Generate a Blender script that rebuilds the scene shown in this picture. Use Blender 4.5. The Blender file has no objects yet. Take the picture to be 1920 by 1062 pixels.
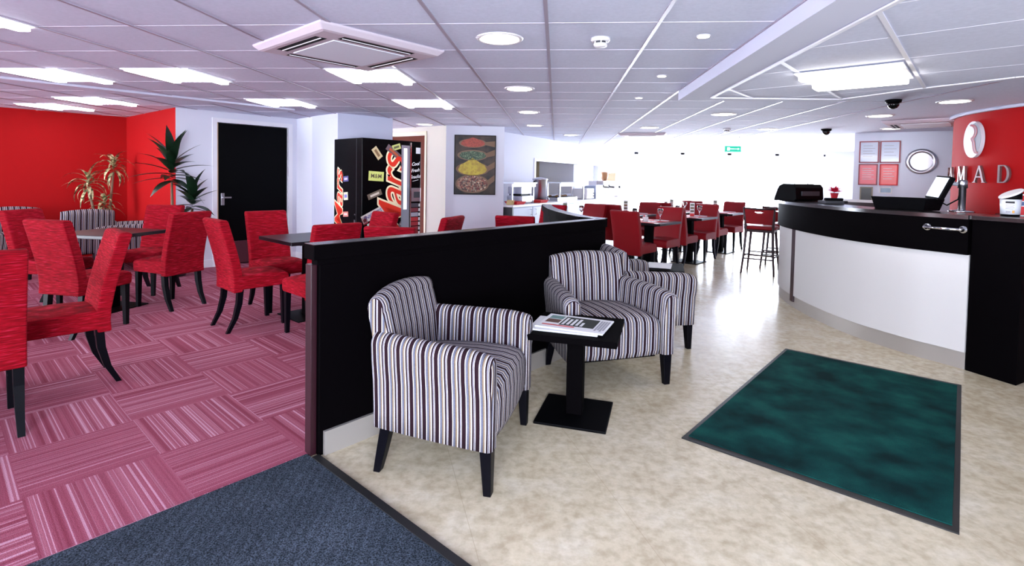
import bpy, bmesh, math, random
from mathutils import Vector, Matrix
PI = math.pi
C = bpy.context.scene.collection
sc = bpy.context.scene
H = 1.33            # eye height
CEIL = 2.17
A = 0.646644        # the carpet, partition and coffee-zone axis, measured from +Y towards +X
P = Vector((math.sin(A), math.cos(A)))
Q = Vector((math.cos(A), -math.sin(A)))

# ---------------------------------------------------------------- camera
cam = bpy.data.cameras.new('camera'); co = bpy.data.objects.new('camera', cam); C.objects.link(co)
cam.sensor_width = 36; cam.lens = 984.381/1920*36; cam.shift_y = (365.855-531)/1920
cam.clip_start = .02; cam.clip_end = 200
yaw, pit, rol = -0.0839457, 0.0342454, -0.0175922
f = Vector((math.sin(yaw)*math.cos(pit), math.cos(yaw)*math.cos(pit), -math.sin(pit)))
r = Vector((math.cos(yaw), -math.sin(yaw), 0)); d = f.cross(r)
r2 = math.cos(rol)*r + math.sin(rol)*d; d2 = -math.sin(rol)*r + math.cos(rol)*d
m = Matrix.Identity(4)
for i, v in enumerate((r2, -d2, -f)):
    for k in range(3): m[k][i] = v[k]
m[2][3] = H
co.matrix_world = m
sc.camera = co

# ---------------------------------------------------------------- world, colour
w = bpy.data.worlds.new('sky'); sc.world = w; w.use_nodes = True
bg = w.node_tree.nodes['Background']; bg.inputs[0].default_value = (.80, .87, 1.0, 1); bg.inputs[1].default_value = 34.0
vs = sc.view_settings; vs.view_transform = 'Standard'; vs.look = 'None'; vs.gamma = 1; vs.exposure = 0.2; vs.use_curve_mapping = False
sc.cycles.max_bounces = 8; sc.cycles.diffuse_bounces = 5; sc.cycles.glossy_bounces = 4
sc.cycles.sample_clamp_indirect = 6
PANEL_E, DOWN_E, TUBE_E = 14.0, 13.0, 12.0

def portal(name, x, y, z, sx, sy, rot):
    l = bpy.data.lights.new(name, 'AREA'); l.shape = 'RECTANGLE'; l.size = sx; l.size_y = sy
    l.cycles.is_portal = True
    o = bpy.data.objects.new(name, l); C.objects.link(o); o.location = (x, y, z); o.rotation_euler = rot
    return o
portal('window_daylight', 4.1, 14.93, 1.1, 6.4, 2.0, (-PI/2, 0, 0))
portal('entrance_daylight', 0.2, -2.43, 1.2, 2.6, 1.8, (PI/2, 0, 0))

# ---------------------------------------------------------------- materials
def s2l(c):
    return tuple((x/255/12.92 if x/255 <= .04045 else ((x/255+.055)/1.055)**2.4) for x in c)
MATS = {}
def mat(name, rgb=None, rough=.6, metal=0, emit=None, es=0, spec=.5, lin=None, coat=0, trans=0, sheen=0):
    if name in MATS: return MATS[name]
    m = bpy.data.materials.new(name); m.use_nodes = True
    b = m.node_tree.nodes['Principled BSDF']
    c = lin if lin else s2l(rgb if rgb else (128, 128, 128))
    b.inputs['Base Color'].default_value = (*c, 1); b.inputs['Roughness'].default_value = rough
    b.inputs['Metallic'].default_value = metal; b.inputs['Specular IOR Level'].default_value = spec
    b.inputs['Coat Weight'].default_value = coat; b.inputs['Transmission Weight'].default_value = trans
    b.inputs['Sheen Weight'].default_value = sheen
    if emit:
        b.inputs['Emission Color'].default_value = (*emit, 1); b.inputs['Emission Strength'].default_value = es
    m.diffuse_color = (*c, 1)
    MATS[name] = m
    return m
class NT:
    def __init__(s, m): s.t = m.node_tree; s.b = s.t.nodes['Principled BSDF']
    def n(s, typ, **kw):
        x = s.t.nodes.new(typ)
        for k, v in kw.items(): setattr(x, k, v)
        return x
    def link(s, a, b): s.t.links.new(a, b)
    def math(s, op, a, b=None, c=None):
        x = s.n('ShaderNodeMath', operation=op)
        for i, v in enumerate((a, b, c)):
            if v is None: continue
            if isinstance(v, (int, float)): x.inputs[i].default_value = v
            else: s.link(v, x.inputs[i])
        return x.outputs[0]
    def sep(s, out='Object', geo=False):
        if geo: src = s.n('ShaderNodeNewGeometry').outputs['Position']
        else: src = s.n('ShaderNodeTexCoord').outputs[out]
        x = s.n('ShaderNodeSeparateXYZ'); s.link(src, x.inputs[0]); return x.outputs, src
    def comb(s, x, y, z):
        c = s.n('ShaderNodeCombineXYZ')
        for i, v in enumerate((x, y, z)):
            if isinstance(v, (int, float)): c.inputs[i].default_value = v
            else: s.link(v, c.inputs[i])
        return c.outputs[0]
    def noise(s, vec, scale, detail=2, rough=.5):
        x = s.n('ShaderNodeTexNoise'); x.inputs['Scale'].default_value = scale; x.inputs['Detail'].default_value = detail
        x.inputs['Roughness'].default_value = rough
        if vec is not None: s.link(vec, x.inputs['Vector'])
        return x.outputs['Fac']
    def ramp(s, fac, stops, interp='LINEAR'):
        x = s.n('ShaderNodeValToRGB'); cr = x.color_ramp; cr.interpolation = interp
        while len(cr.elements) < len(stops): cr.elements.new(.5)
        for e, (p, c) in zip(cr.elements, stops):
            e.position = p; e.color = (*s2l(c), 1)
        s.link(fac, x.inputs[0]); return x.outputs[0]
    def mix(s, fac, a, b, mode='MIX'):
        x = s.n('ShaderNodeMix', data_type='RGBA', blend_type=mode)
        for i, v in ((0, fac), (6, a), (7, b)):
            if isinstance(v, (int, float)): x.inputs[i].default_value = v
            elif isinstance(v, tuple): x.inputs[i].default_value = (*v, 1)
            else: s.link(v, x.inputs[i])
        return x.outputs[2]
    def bump(s, h, strength=.3, dist=.002):
        x = s.n('ShaderNodeBump'); x.inputs['Strength'].default_value = strength; x.inputs['Distance'].default_value = dist
        s.link(h, x.inputs['Height']); s.link(x.outputs[0], s.b.inputs['Normal'])
    def color(s, c): s.link(c, s.b.inputs['Base Color'])

white_wall = mat('white_wall', (222, 224, 236), .85)
white_paint = mat('white_paint', (235, 235, 242), .5)
plaster = mat('ceiling_plaster', (204, 206, 224), .9)
red_wall = mat('red_wall', (160, 1, 5), .75, spec=.2)
tbar = mat('grid_metal', (225, 224, 234), .5)
tbar_d = mat('grid_metal_grey', (206, 200, 214), .5)
black_wood = mat('black_wood', lin=(.0012, .0008, .0012), rough=.65, spec=.02)
black_leg = mat('black_leg', lin=(.0015, .0013, .003), rough=.4, spec=.10)
black_matt = mat('black_matt', lin=(.0012, .0012, .0018), rough=.5, spec=.05)
wine_wood = mat('wine_wood', lin=(.022, .004, .008), rough=.35, spec=.5)
top_wood = mat('table_top_wood', lin=(.008, .006, .009), rough=.3, spec=.25)
chrome = mat('chrome', (225, 225, 230), .12, 1)
steel = mat('brushed_steel', (190, 190, 198), .32, 1)
alu = mat('aluminium_kick', (176, 170, 164), .45, .55)
clear = mat('clear_glass', (255, 255, 255), .02, trans=1, spec=.5)
panel_e = mat('lamp_panel', (250, 250, 255), .5, emit=(.93, .95, 1), es=PANEL_E)
down_e = mat('downlight_glow', (255, 250, 240), .5, emit=(1, .93, .82), es=DOWN_E)
tube_e = mat('tube_glow', (255, 250, 240), .5, emit=(1, .95, .86), es=TUBE_E)
spot_e = mat('spot_glow', (255, 240, 220), .5, emit=(1, .82, .62), es=30)
white_plastic = mat('white_plastic', (226, 222, 226), .4)
grey_plastic = mat('grey_plastic', (150, 150, 158), .45)
dark_grey = mat('dark_grey', (52, 52, 58), .5)
cream = mat('cream_laminate', (200, 197, 196), .5, spec=.25)
brown_door = mat('brown_door', (84, 26, 6), .65, spec=.08)
red_vinyl = mat('red_vinyl', (124, 4, 16), .5, spec=.25)
paper = mat('paper', (225, 225, 228), .7)
ink = mat('ink', (40, 40, 44), .7)
rubber = mat('rubber_edge', lin=(.006, .006, .007), rough=.5)
red_ink = mat('red_ink', (196, 26, 34), .6)

def mk_ceiling():
    m = mat('ceiling_tile', (222, 218, 230), .9); t = NT(m); o, pos = t.sep(geo=True)
    n = t.noise(pos, 45, 3); t.bump(n, .25, .003)
    t.color(t.ramp(n, [(.3, (202, 206, 226)), (.7, (210, 214, 234))]))
    return m
ceiling_m = mk_ceiling()

def mk_redfab():
    m = mat('red_woven_fabric', (190, 15, 35), .85, spec=.12); t = NT(m); o, src = t.sep()
    n = t.noise(t.comb(t.math('MULTIPLY', o[0], 14), t.math('MULTIPLY', o[1], 14), t.math('MULTIPLY', o[2], 230)), 1, 3)
    t.color(t.ramp(n, [(.35, (104, 2, 14)), (.58, (144, 4, 24)), (.74, (176, 34, 62))])); t.bump(n, .5, .002)
    return m
redfab = mk_redfab()

def mk_stripe(name, axis):
    m = mat(name, (180, 170, 170), .85, spec=.15); t = NT(m); o, src = t.sep()
    wob = t.noise(src, 3, 1)
    x = t.math('ADD', t.math('DIVIDE', t.math('ADD', o[axis], t.math('MULTIPLY', wob, .006)), .062), 20.5)
    fr = t.math('FRACT', x)
    W_, D_, G_, T_, L_ = (214, 210, 216), (36, 16, 25), (104, 106, 122), (140, 120, 98), (150, 146, 156)
    seq = [(0, D_), (.30, W_), (.37, (50, 40, 46)), (.375, G_), (.52, (50, 40, 48)), (.55, T_), (.66, W_), (.75, D_), (.86, L_), (.93, (60, 50, 56)), (.955, W_)]
    c = t.ramp(fr, seq, 'CONSTANT')
    n = t.noise(src, 260, 2)
    t.color(t.mix(.30, c, t.ramp(n, [(.3, (90, 90, 95)), (.7, (255, 255, 255))]), 'MULTIPLY')); t.bump(n, .4, .002)
    return m
stripe_x = mk_stripe('stripe_fabric_across', 0)
stripe_y = mk_stripe('stripe_fabric_along', 1)

def mk_carpet():
    m = mat('pink_carpet_tile', (160, 80, 110), .95, spec=.1); t = NT(m); o, pos = t.sep(geo=True)
    def dot(v): return t.math('ADD', t.math('MULTIPLY', o[0], v[0]), t.math('MULTIPLY', o[1], v[1]))
    u = t.math('DIVIDE', t.math('SUBTRACT', dot(P), .711), .474)
    v = t.math('DIVIDE', t.math('ADD', dot(Q), 2.82), .485)
    iu, iv = t.math('FLOOR', u), t.math('FLOOR', v)
    par = t.math('FLOORED_MODULO', t.math('ADD', iu, iv), 2)     # 1: lines run along Q
    fu, fv = t.math('FRACT', u), t.math('FRACT', v)
    w_ = t.math('ADD', t.math('MULTIPLY', par, fu), t.math('MULTIPLY', t.math('SUBTRACT', 1, par), fv))
    tid = t.math('ADD', t.math('MULTIPLY', iu, 7.3), t.math('MULTIPLY', iv, 3.7))
    broad = t.noise(t.comb(t.math('MULTIPLY', w_, 17), tid, 0), 1, 3)
    fine = t.noise(t.comb(t.math('MULTIPLY', w_, 64), t.math('ADD', tid, 50), 0), 1, 0)
    base = t.ramp(broad, [(.30, (138, 58, 78)), (.5, (162, 84, 104)), (.68, (182, 112, 130))])
    lines = t.ramp(fine, [(.58, (0, 0, 0)), (.62, (255, 255, 255))])
    gate = t.ramp(broad, [(.44, (60, 60, 60)), (.56, (255, 255, 255))])
    lf = t.mix(1, lines, gate, 'MULTIPLY')
    c = t.mix(t.math('MULTIPLY', lf, .75), base, s2l((218, 168, 188)))
    grain = t.noise(pos, 320, 2)
    c = t.mix(.55, c, t.ramp(grain, [(.35, (110, 110, 110)), (.65, (255, 255, 255))]), 'MULTIPLY')
    t.color(c); t.bump(grain, .6, .004)
    return m
carpet_m = mk_carpet()

def mk_vinyl():
    m = mat('beige_vinyl', (205, 190, 165), .33, spec=.5); t = NT(m); o, pos = t.sep(geo=True)
    n1 = t.noise(pos, 4.2, 7, .68); n2 = t.noise(pos, 22, 4, .6)
    c = t.ramp(n1, [(.30, (184, 170, 144)), (.5, (201, 189, 164)), (.70, (213, 204, 184))])
    c = t.mix(.4, c, t.ramp(n2, [(.36, (186, 176, 160)), (.6, (255, 255, 255))]), 'MULTIPLY')
    # sheet seams run square to the carpet strip
    def dot(v): return t.math('ADD', t.math('MULTIPLY', o[0], v[0]), t.math('MULTIPLY', o[1], v[1]))
    s1 = t.math('FRACT', t.math('DIVIDE', t.math('ADD', dot(Vector((.94, .34))), .25), .62))
    seam = t.math('LESS_THAN', s1, .005)
    c = t.mix(t.math('MULTIPLY', seam, .35), c, s2l((150, 132, 106)))
    t.color(c)
    rr = t.math('ADD', t.math('MULTIPLY', n2, .12), .17); t.link(rr, t.b.inputs['Roughness'])
    return m
vinyl_m = mk_vinyl()

def mk_mat(name, stops, sc1, sc2, mul, ribs=False):
    m = mat(name, (40, 50, 60), .95, spec=.1); t = NT(m); o, pos = t.sep(geo=True)
    n = t.noise(pos, sc1, 3); g = t.noise(pos, sc2, 2)
    c = t.ramp(n, stops)
    c = t.mix(mul, c, t.ramp(g, [(.35, (60, 60, 60)), (.68, (255, 255, 255))]), 'MULTIPLY')
    if ribs:
        dd = t.math('ADD', t.math('MULTIPLY', o[0], 1.0), t.math('MULTIPLY', o[1], .15))
        rb = t.math('SINE', t.math('MULTIPLY', dd, 150))
        c = t.mix(t.math('MULTIPLY', t.math('ADD', rb, 1), .14), c, s2l((20, 26, 34)))
    t.color(c); t.bump(g, .8, .004)
    return m
green_m = mk_mat('green_mat_pile', [(.34, (0, 38, 40)), (.5, (4, 62, 60)), (.68, (16, 82, 76))], 4.5, 380, .5)
grey_m = mk_mat('grey_mat_pile', [(.3, (58, 68, 80)), (.7, (92, 102, 116))], 2.0, 190, .95, True)

def mk_powder(name, stops, scale):
    m = mat(name, (100, 100, 100), .5); t = NT(m); o, src = t.sep()
    x = t.n('ShaderNodeTexVoronoi'); x.inputs['Scale'].default_value = scale; t.link(src, x.inputs['Vector'])
    s = t.n('ShaderNodeSeparateXYZ'); t.link(x.outputs['Color'], s.inputs[0])
    t.color(t.ramp(s.outputs[0], stops)); return m

# ---------------------------------------------------------------- mesh helpers
class MB:
    def __init__(s): s.v = []; s.f = []; s.mi = []; s.sm = []; s.mats = []; s.cur = 0
    def use(s, m):
        if m not in s.mats: s.mats.append(m)
        s.cur = s.mats.index(m); return s
    def add(s, vs, fs, smooth=False):
        n = len(s.v); s.v += [tuple(v) for v in vs]
        for f_ in fs: s.f.append([n+i for i in f_]); s.mi.append(s.cur); s.sm.append(smooth)
        return s
    def box(s, x0, x1, y0, y1, z0, z1, M=None):
        vs = [Vector((x, y, z)) for z in (z0, z1) for y in (y0, y1) for x in (x0, x1)]
        if M is not None: vs = [M @ v for v in vs]
        return s.add(vs, [(0, 2, 3, 1), (4, 5, 7, 6), (0, 1, 5, 4), (2, 6, 7, 3), (0, 4, 6, 2), (1, 3, 7, 5)])
    def prism(s, poly, z0, z1):
        n = len(poly)
        area = sum(poly[i][0]*poly[(i+1) % n][1]-poly[(i+1) % n][0]*poly[i][1] for i in range(n))
        if area < 0: poly = list(poly)[::-1]
        vs = [(p[0], p[1], z0) for p in poly]+[(p[0], p[1], z1) for p in poly]
        fs = [tuple(range(n-1, -1, -1)), tuple(range(n, 2*n))]+[(i, (i+1) % n, n+(i+1) % n, n+i) for i in range(n)]
        return s.add(vs, fs)
    def loft(s, secs, smooth=True, cap=True, closed=False):
        n = len(secs[0]); vs = [p for q in secs for p in q]; fs = []
        m_ = len(secs)
        for a in range(m_ if closed else m_-1):
            b = (a+1) % m_
            for i in range(n):
                j = (i+1) % n; fs.append((a*n+i, a*n+j, b*n+j, b*n+i))
        s.add(vs, fs, smooth)
        if cap and not closed:
            s.add(secs[0], [tuple(range(n-1, -1, -1))], False); s.add(secs[-1], [tuple(range(n))], False)
        return s
    def tube(s, pts, rad, n=10, closed=False):
        pts = [Vector(p) for p in pts]; secs = []
        for i, p in enumerate(pts):
            if closed: t_ = (pts[(i+1) % len(pts)]-pts[i-1])
            else: t_ = (pts[min(i+1, len(pts)-1)]-pts[max(i-1, 0)])
            t_.normalize(); up = Vector((0, 0, 1)) if abs(t_.z) < .9 else Vector((1, 0, 0))
            a = t_.cross(up).normalized(); b = t_.cross(a).normalized()
            rr = rad[i] if isinstance(rad, (list, tuple)) else rad
            secs.append([p+a*math.cos(k*2*PI/n)*rr+b*math.sin(k*2*PI/n)*rr for k in range(n)])
        return s.loft(secs, True, True, closed)
    def sq(s, pts, half, ax=(1, 0), smooth=False):
        # square bar through pts with half sizes; section axes horizontal
        secs = []
        for i, p in enumerate(pts):
            h = half[i] if isinstance(half, (list, tuple)) else half
            secs.append([(p[0]-h, p[1]-h, p[2]), (p[0]+h, p[1]-h, p[2]), (p[0]+h, p[1]+h, p[2]), (p[0]-h, p[1]+h, p[2])])
        return s.loft(secs, smooth)
    def lathe(s, prof, cx=0, cy=0, n=24, M=None):
        secs = []
        for (r_, z) in prof:
            q = [Vector((cx+math.cos(k*2*PI/n)*r_, cy+math.sin(k*2*PI/n)*r_, z)) for k in range(n)]
            if M is not None: q = [M @ v for v in q]
            secs.append(q)
        return s.loft(secs, True, True)
    def build(s, name, m=None, parent=None, bevel=0, seg=2, loc=None, rz=0, fix=True):
        me = bpy.data.meshes.new(name); me.from_pydata(s.v, [], s.f)
        if m is not None and not s.mats: s.mats = [m]
        for mm in s.mats: me.materials.append(mm)
        for p, a, b in zip(me.polygons, s.mi, s.sm): p.material_index = a if len(s.mats) > 1 else 0; p.use_smooth = b
        me.validate(); me.update()
        if fix:
            bm = bmesh.new(); bm.from_mesh(me); bmesh.ops.remove_doubles(bm, verts=bm.verts, dist=1e-5)
            bmesh.ops.recalc_face_normals(bm, faces=bm.faces); bm.to_mesh(me); bm.free()
        o = bpy.data.objects.new(name, me); C.objects.link(o)
        if parent is not None: o.parent = parent
        if loc is not None: o.location = loc
        o.rotation_euler[2] = rz
        if bevel:
            b = o.modifiers.new('bevel', 'BEVEL'); b.width = bevel; b.segments = seg; b.limit_method = 'ANGLE'; b.angle_limit = math.radians(40)
        return o
def tag(o, label=None, cat=None, group=None, kind=None):
    if label: o['label'] = label
    if cat: o['category'] = cat
    if group: o['group'] = group
    if kind: o['kind'] = kind
    return o
def empty(name, loc, rz=0, label=None, cat=None, group=None):
    o = bpy.data.objects.new(name, None); C.objects.link(o); o.location = loc; o.rotation_euler = (0, 0, rz)
    o.empty_display_size = .1
    return tag(o, label, cat, group)
def struct(o): o['kind'] = 'structure'; return o
def kids(o): return [c for c in bpy.data.objects if c.parent == o]
def dup(root, loc, rz, label=None, group=None):
    r_ = root.copy(); C.objects.link(r_); r_.location = loc; r_.rotation_euler = (0, 0, rz)
    if label: r_['label'] = label
    if group: r_['group'] = group
    for ch in kids(root):
        c = ch.copy(); C.objects.link(c); c.parent = r_
        for g in kids(ch):
            g2 = g.copy(); C.objects.link(g2); g2.parent = c
    return r_
def fac(v): return math.atan2(-v[0], v[1])     # rotation that turns local +y onto v
def text_mesh(body, size, shear=0, offset=0, ext=.001, align='CENTER', space=1.0):
    cu = bpy.data.curves.new('txt', 'FONT'); cu.body = body; cu.size = size; cu.shear = shear; cu.offset = offset
    cu.extrude = ext; cu.align_x = align; cu.align_y = 'CENTER'; cu.space_character = space; cu.resolution_u = 6
    o = bpy.data.objects.new('txt', cu); C.objects.link(o)
    bpy.context.view_layer.update()
    me = bpy.data.meshes.new_from_object(o.evaluated_get(bpy.context.evaluated_depsgraph_get()))
    bpy.data.objects.remove(o); bpy.data.curves.remove(cu)
    return me
def add_mesh(name, me, m, parent, M):
    me.materials.clear(); me.materials.append(m); me.transform(M)
    o = bpy.data.objects.new(name, me); C.objects.link(o)
    if parent is not None: o.parent = parent
    return o
def curve_mesh(splines, ext):
    cu = bpy.data.curves.new('c2', 'CURVE'); cu.dimensions = '2D'; cu.fill_mode = 'BOTH'; cu.extrude = ext
    for pts in splines:
        sp = cu.splines.new('POLY'); sp.points.add(len(pts)-1); sp.use_cyclic_u = True
        for q, p in zip(sp.points, pts): q.co = (p[0], p[1], 0, 1)
    o = bpy.data.objects.new('c2', cu); C.objects.link(o); bpy.context.view_layer.update()
    me = bpy.data.meshes.new_from_object(o.evaluated_get(bpy.context.evaluated_depsgraph_get()))
    bpy.data.objects.remove(o); bpy.data.curves.remove(cu); return me
def frameM(origin, ux, uz, n):
    # columns: local x -> ux, local y -> uz (up on the wall), local z -> n (out of the wall)
    M = Matrix.Identity(4)
    for i, v in enumerate((ux, uz, n)):
        for k in range(3): M[k][i] = v[k]
    for k in range(3): M[k][3] = origin[k]
    return M
def ell(cx, cy, a, b, n=28, rot=0, t0=0, t1=2*PI):
    out = []
    for k in range(n):
        t_ = t0+(t1-t0)*k/n; x, y = a*math.cos(t_), b*math.sin(t_)
        out.append((cx+x*math.cos(rot)-y*math.sin(rot), cy+x*math.sin(rot)+y*math.cos(rot)))
    return out
def V2(a, b): return Vector((a, b))
def wall_seg(name, a, b, t=.12, z0=0, z1=CEIL+.1, m=None, side=1):
    a, b = Vector(a), Vector(b); e = (b-a).normalized(); n = Vector((-e.y, e.x))*side
    o = MB().prism([a, b, b+n*t, a+n*t], z0, z1).build(name, m or white_wall); return struct(o)

# ================================================================ SETTING
struct(MB().box(-11, 10, -2.6, 16.2, -.06, 0).build('floor', vinyl_m))
# the partition line: corner (-1.10, 2.335), along P, then a curved return
pc = V2(-1.146, 2.342)
curve = [V2(.30, 4.44), V2(.19, 4.72), V2(.08, 5.08), V2(-.02, 5.52), V2(-.08, 5.98), V2(-.10, 6.5)]
# pink carpet
cp = [pc-Q*0, pc+P*2.5, curve[0]-Q*.05, curve[2]-V2(.05, 0), curve[4]-V2(.05, 0), V2(-.15, 8.5), V2(-.8, 8.55), V2(-.88, 8.80), V2(-2.4, 9.4), V2(-4.0, 9.0), V2(-7.2, 8.3), V2(-11, 4.4), V2(-8, -1), pc-P*4.2]
struct(MB().prism(cp, 0, .006).build('floor', carpet_m))
mt = [pc, pc-P*2.6, pc-P*2.6+Q*3.0, pc+Q*3.0]
tag(MB().prism(mt, .001, .009).build('entrance_mat', grey_m), 'dark blue-grey ribbed entrance mat in the foreground', 'mat')
struct(MB().prism([pc+Q*.05, pc+Q*3.0, pc+Q*3.0+P*.035, pc+Q*.05+P*.035], 0, .013).build('trim_1', rubber))

# ceiling
struct(MB().box(-11, 10, -2.6, 16.2, CEIL, CEIL+.08).build('ceiling', ceiling_m))
gx = [-.07+.6*k for k in range(-16, 7)]
gy = [-.72, -.12, .49, 1.09, 1.69, 2.29, 2.885, 3.485, 4.07, 4.665, 5.20, 5.72, 6.34, 6.95, 7.56, 8.17, 8.78, 9.39, 10., 10.6, 11.2, 11.8, 12.4, 13, 13.6, 14.2]
tb = MB()
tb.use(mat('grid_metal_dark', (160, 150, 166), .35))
for x in gx: tb.box(x-.010, x+.010, -2.4, 14.9, CEIL-.006, CEIL)
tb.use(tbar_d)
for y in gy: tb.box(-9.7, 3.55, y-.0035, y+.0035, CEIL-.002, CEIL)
struct(tb.build('ceiling', tbar_d))

# lowered ceiling over the reception: white margin with a tiled field set square to the partition axis
bz = 2.08
low = [V2(1.13, -2.4), V2(1.13, 5.1), V2(2.55, 5.16), V2(2.72, 4.82), V2(2.95, 4.38), V2(3.25, 3.97), V2(3.7, 3.5), V2(4.4, 2.95), V2(5.5, 2.4), V2(7, 2.0), V2(7, -2.4)]
struct(MB().prism(low, bz, CEIL).build('ceiling', plaster))
inner = [V2(1.37, -2.2), V2(1.37, 4.87), V2(2.50, 4.93), V2(2.8, 4.36), V2(3.12, 3.9), V2(3.6, 3.42), V2(4.3, 2.86), V2(5.5, 2.3), V2(6.8, 1.9), V2(6.8, -2.2)]
struct(MB().prism(inner, bz-.004, bz).build('ceiling', ceiling_m))
tr = MB()
def clipseg(p, dv):
    # longest piece of the line p+t*dv inside the field
    ts = []
    n = len(inner)
    for i in range(n):
        a, b = inner[i], inner[(i+1) % n]; e = b-a; det = dv.x*(-e.y)+dv.y*e.x
        if abs(det) < 1e-9: continue
        rr = a-p; t_ = (rr.x*(-e.y)+rr.y*e.x)/det; s_ = (dv.x*rr.y-dv.y*rr.x)/det
        if 0 <= s_ <= 1: ts.append(t_)
    ts.sort(); return [(ts[i], ts[i+1]) for i in range(0, len(ts)-1, 2)]
def strip(p, dv, wd, zt):
    n = V2(-dv.y, dv.x)*wd/2
    for t0, t1 in clipseg(p, dv):
        a, b = p+dv*t0, p+dv*t1; tr.prism([a-n, b-n, b+n, a+n], zt, bz-.003)
base = V2(1.38, 3.424)
for k in range(-6, 7): strip(base+Q*(.60*k), P, .022, bz-.010)
for k in range(-8, 6): strip(V2(1.408, 3.064)+P*(.60*k), Q, .006, bz-.005)
for i in range(len(inner)):
    a, b = inner[i], inner[(i+1) % len(inner)]; e = (b-a).normalized(); n = V2(-e.y, e.x)*.012
    tr.prism([a-n, b-n, b+n, a+n], bz-.012, bz-.003)
struct(tr.build('ceiling', tbar))
# shallow plaster band over the left seating
a0 = V2(-3.42, 6.62); a1 = a0-P*5.6
struct(MB().prism([a0, a1, a1-Q*.24, a0-Q*.24], CEIL-.022, CEIL).build('trim_2', plaster))

# walls
C1, C2, C3, C4, C5 = V2(-6.80, 7.80), V2(-5.02, 6.55), V2(-4.02, 7.84), V2(-3.02, 7.04), V2(-2.43, 7.62)
W6, W7 = V2(-1.84, 8.62), V2(-.88, 8.76)
wall_seg('wall_left', C1-P*9, C1, m=red_wall, side=1)
wall_seg('wall_left', C1, C2, m=red_wall, side=1)
# door wall with an opening
e = (C3-C2).normalized(); n = V2(-e.y, e.x)
d0, d1, dt = .50, 1.50, 2.02
wm = MB()
for (s0, s1, z0, z1) in ((0.0, d0, 0, CEIL+.1), (d1, (C3-C2).length, 0, CEIL+.1), (d0, d1, dt, CEIL+.1)):
    a, b = C2+e*s0, C2+e*s1; wm.prism([a, b, b+n*.14, a+n*.14], z0, z1)
struct(wm.build('wall_left', white_wall))
fr = MB()
for (s0, s1, z0, z1) in ((d0-.06, d0, 0, dt+.06), (d1, d1+.06, 0, dt+.06), (d0, d1, dt, dt+.06)):
    a, b = C2+e*s0, C2+e*s1; fr.prism([a-n*.018, b-n*.018, b+n*.01, a+n*.01], z0, z1)
door = struct(MB().prism([C2+e*(d0+.025)+n*.03, C2+e*(d1-.01)+n*.03, C2+e*(d1-.01)+n*.075, C2+e*(d0+.025)+n*.075], .008, dt-.01).build('door_1', black_matt))
fr.build('door_frame', white_paint, door)
MB().prism([C2+e*d0+n*.02, C2+e*(d0+.024)+n*.02, C2+e*(d0+.024)+n*.1, C2+e*d0+n*.1], 0, dt).build('door_edge', mat('pale_wood', (186, 150, 110), .5), door)
MB().prism([C2+e*(d0+.04)+n*.026, C2+e*(d1-.02)+n*.026, C2+e*(d1-.02)+n*.031, C2+e*(d0+.04)+n*.031], .02, .34).build('kick_plate', mat('kick_red', (84, 42, 50), .3, .3), door)
hb = MB(); q0 = C2+e*(d0+.06)
hb.prism([q0+n*.02, q0+e*.045+n*.02, q0+e*.045+n*.031, q0+n*.031], .86, 1.03)
hb.prism([q0+e*.01-n*.03, q0+e*.03-n*.03, q0+e*.03+n*.025, q0+e*.01+n*.025], .96, .98)
hb.prism([q0+e*.01-n*.035, q0+e*.12-n*.035, q0+e*.12-n*.018, q0+e*.01-n*.018], .96, .98)
hb.build('door_handle', steel, door, .002)
MB().prism([C2+e*d0+n*.15, C2+e*d1+n*.15, C2+e*d1+n*.2, C2+e*d0+n*.2], 0, 2.1).build('door_backing', black_matt, door)
wall_seg('wall_left', C3, C4, side=1)
struct(MB().prism([C4, C5, C5-Q*.7, C4-Q*.72], 0, CEIL+.1).build('wall_left', mat('blue_white_wall', (206, 210, 230), .85)))
for i, (a, b) in enumerate(((C2, C2+e*(d0-.06)), (C2+e*(d1+.06), C3), (C3, C4), (C4, C5), (W6, W7))):
    ee = (b-a).normalized(); nn = V2(-ee.y, ee.x)
    struct(MB().prism([a-nn*.015, b-nn*.015, b, a], 0, .11).build('baseboard_left', white_paint, bevel=.004))
# beige recess wall with the brown door
warm_wall = mat('warm_wall', (196, 190, 180), .9)
g0, g1 = V2(-3.3, 9.55), W6
ge = (g1-g0).normalized(); gn = V2(-ge.y, ge.x)
gl = (g1-g0).length
def on_g(t_): return g0+ge*t_
wm = MB(); k0, k1 = gl-1.42, gl-.50
for (s0, s1, z0, z1) in ((-1.0, k0, 0, CEIL+.1), (k1, gl, 0, CEIL+.1), (k0, k1, 2.03, CEIL+.1)):
    a, b = on_g(s0), on_g(s1); wm.prism([a, b, b+gn*.12, a+gn*.12], z0, z1)
struct(wm.build('wall_left', warm_wall))
d2_ = struct(MB().prism([on_g(k0)+gn*.02, on_g(k1)+gn*.02, on_g(k1)+gn*.065, on_g(k0)+gn*.065], .005, 2.02).build('door_2', brown_door))
fr = MB()
for (s0, s1, z0, z1) in ((k0-.06, k0, 0, 2.09), (k1, k1+.04, 0, 2.09), (k0, k1, 2.03, 2.09)):
    fr.prism([on_g(s0)-gn*.012, on_g(s1)-gn*.012, on_g(s1)+gn*.01, on_g(s0)+gn*.01], z0, z1)
fr.build('door_frame', mat('frame_wood', (200, 186, 160), .5), d2_)
# picture wall block (ends beside the servery)
struct(MB().prism([W6, W7, W7+V2(-.03, .10), W6+V2(-.1, .10)], 0, CEIL+.1).build('wall_left', white_wall))
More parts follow.
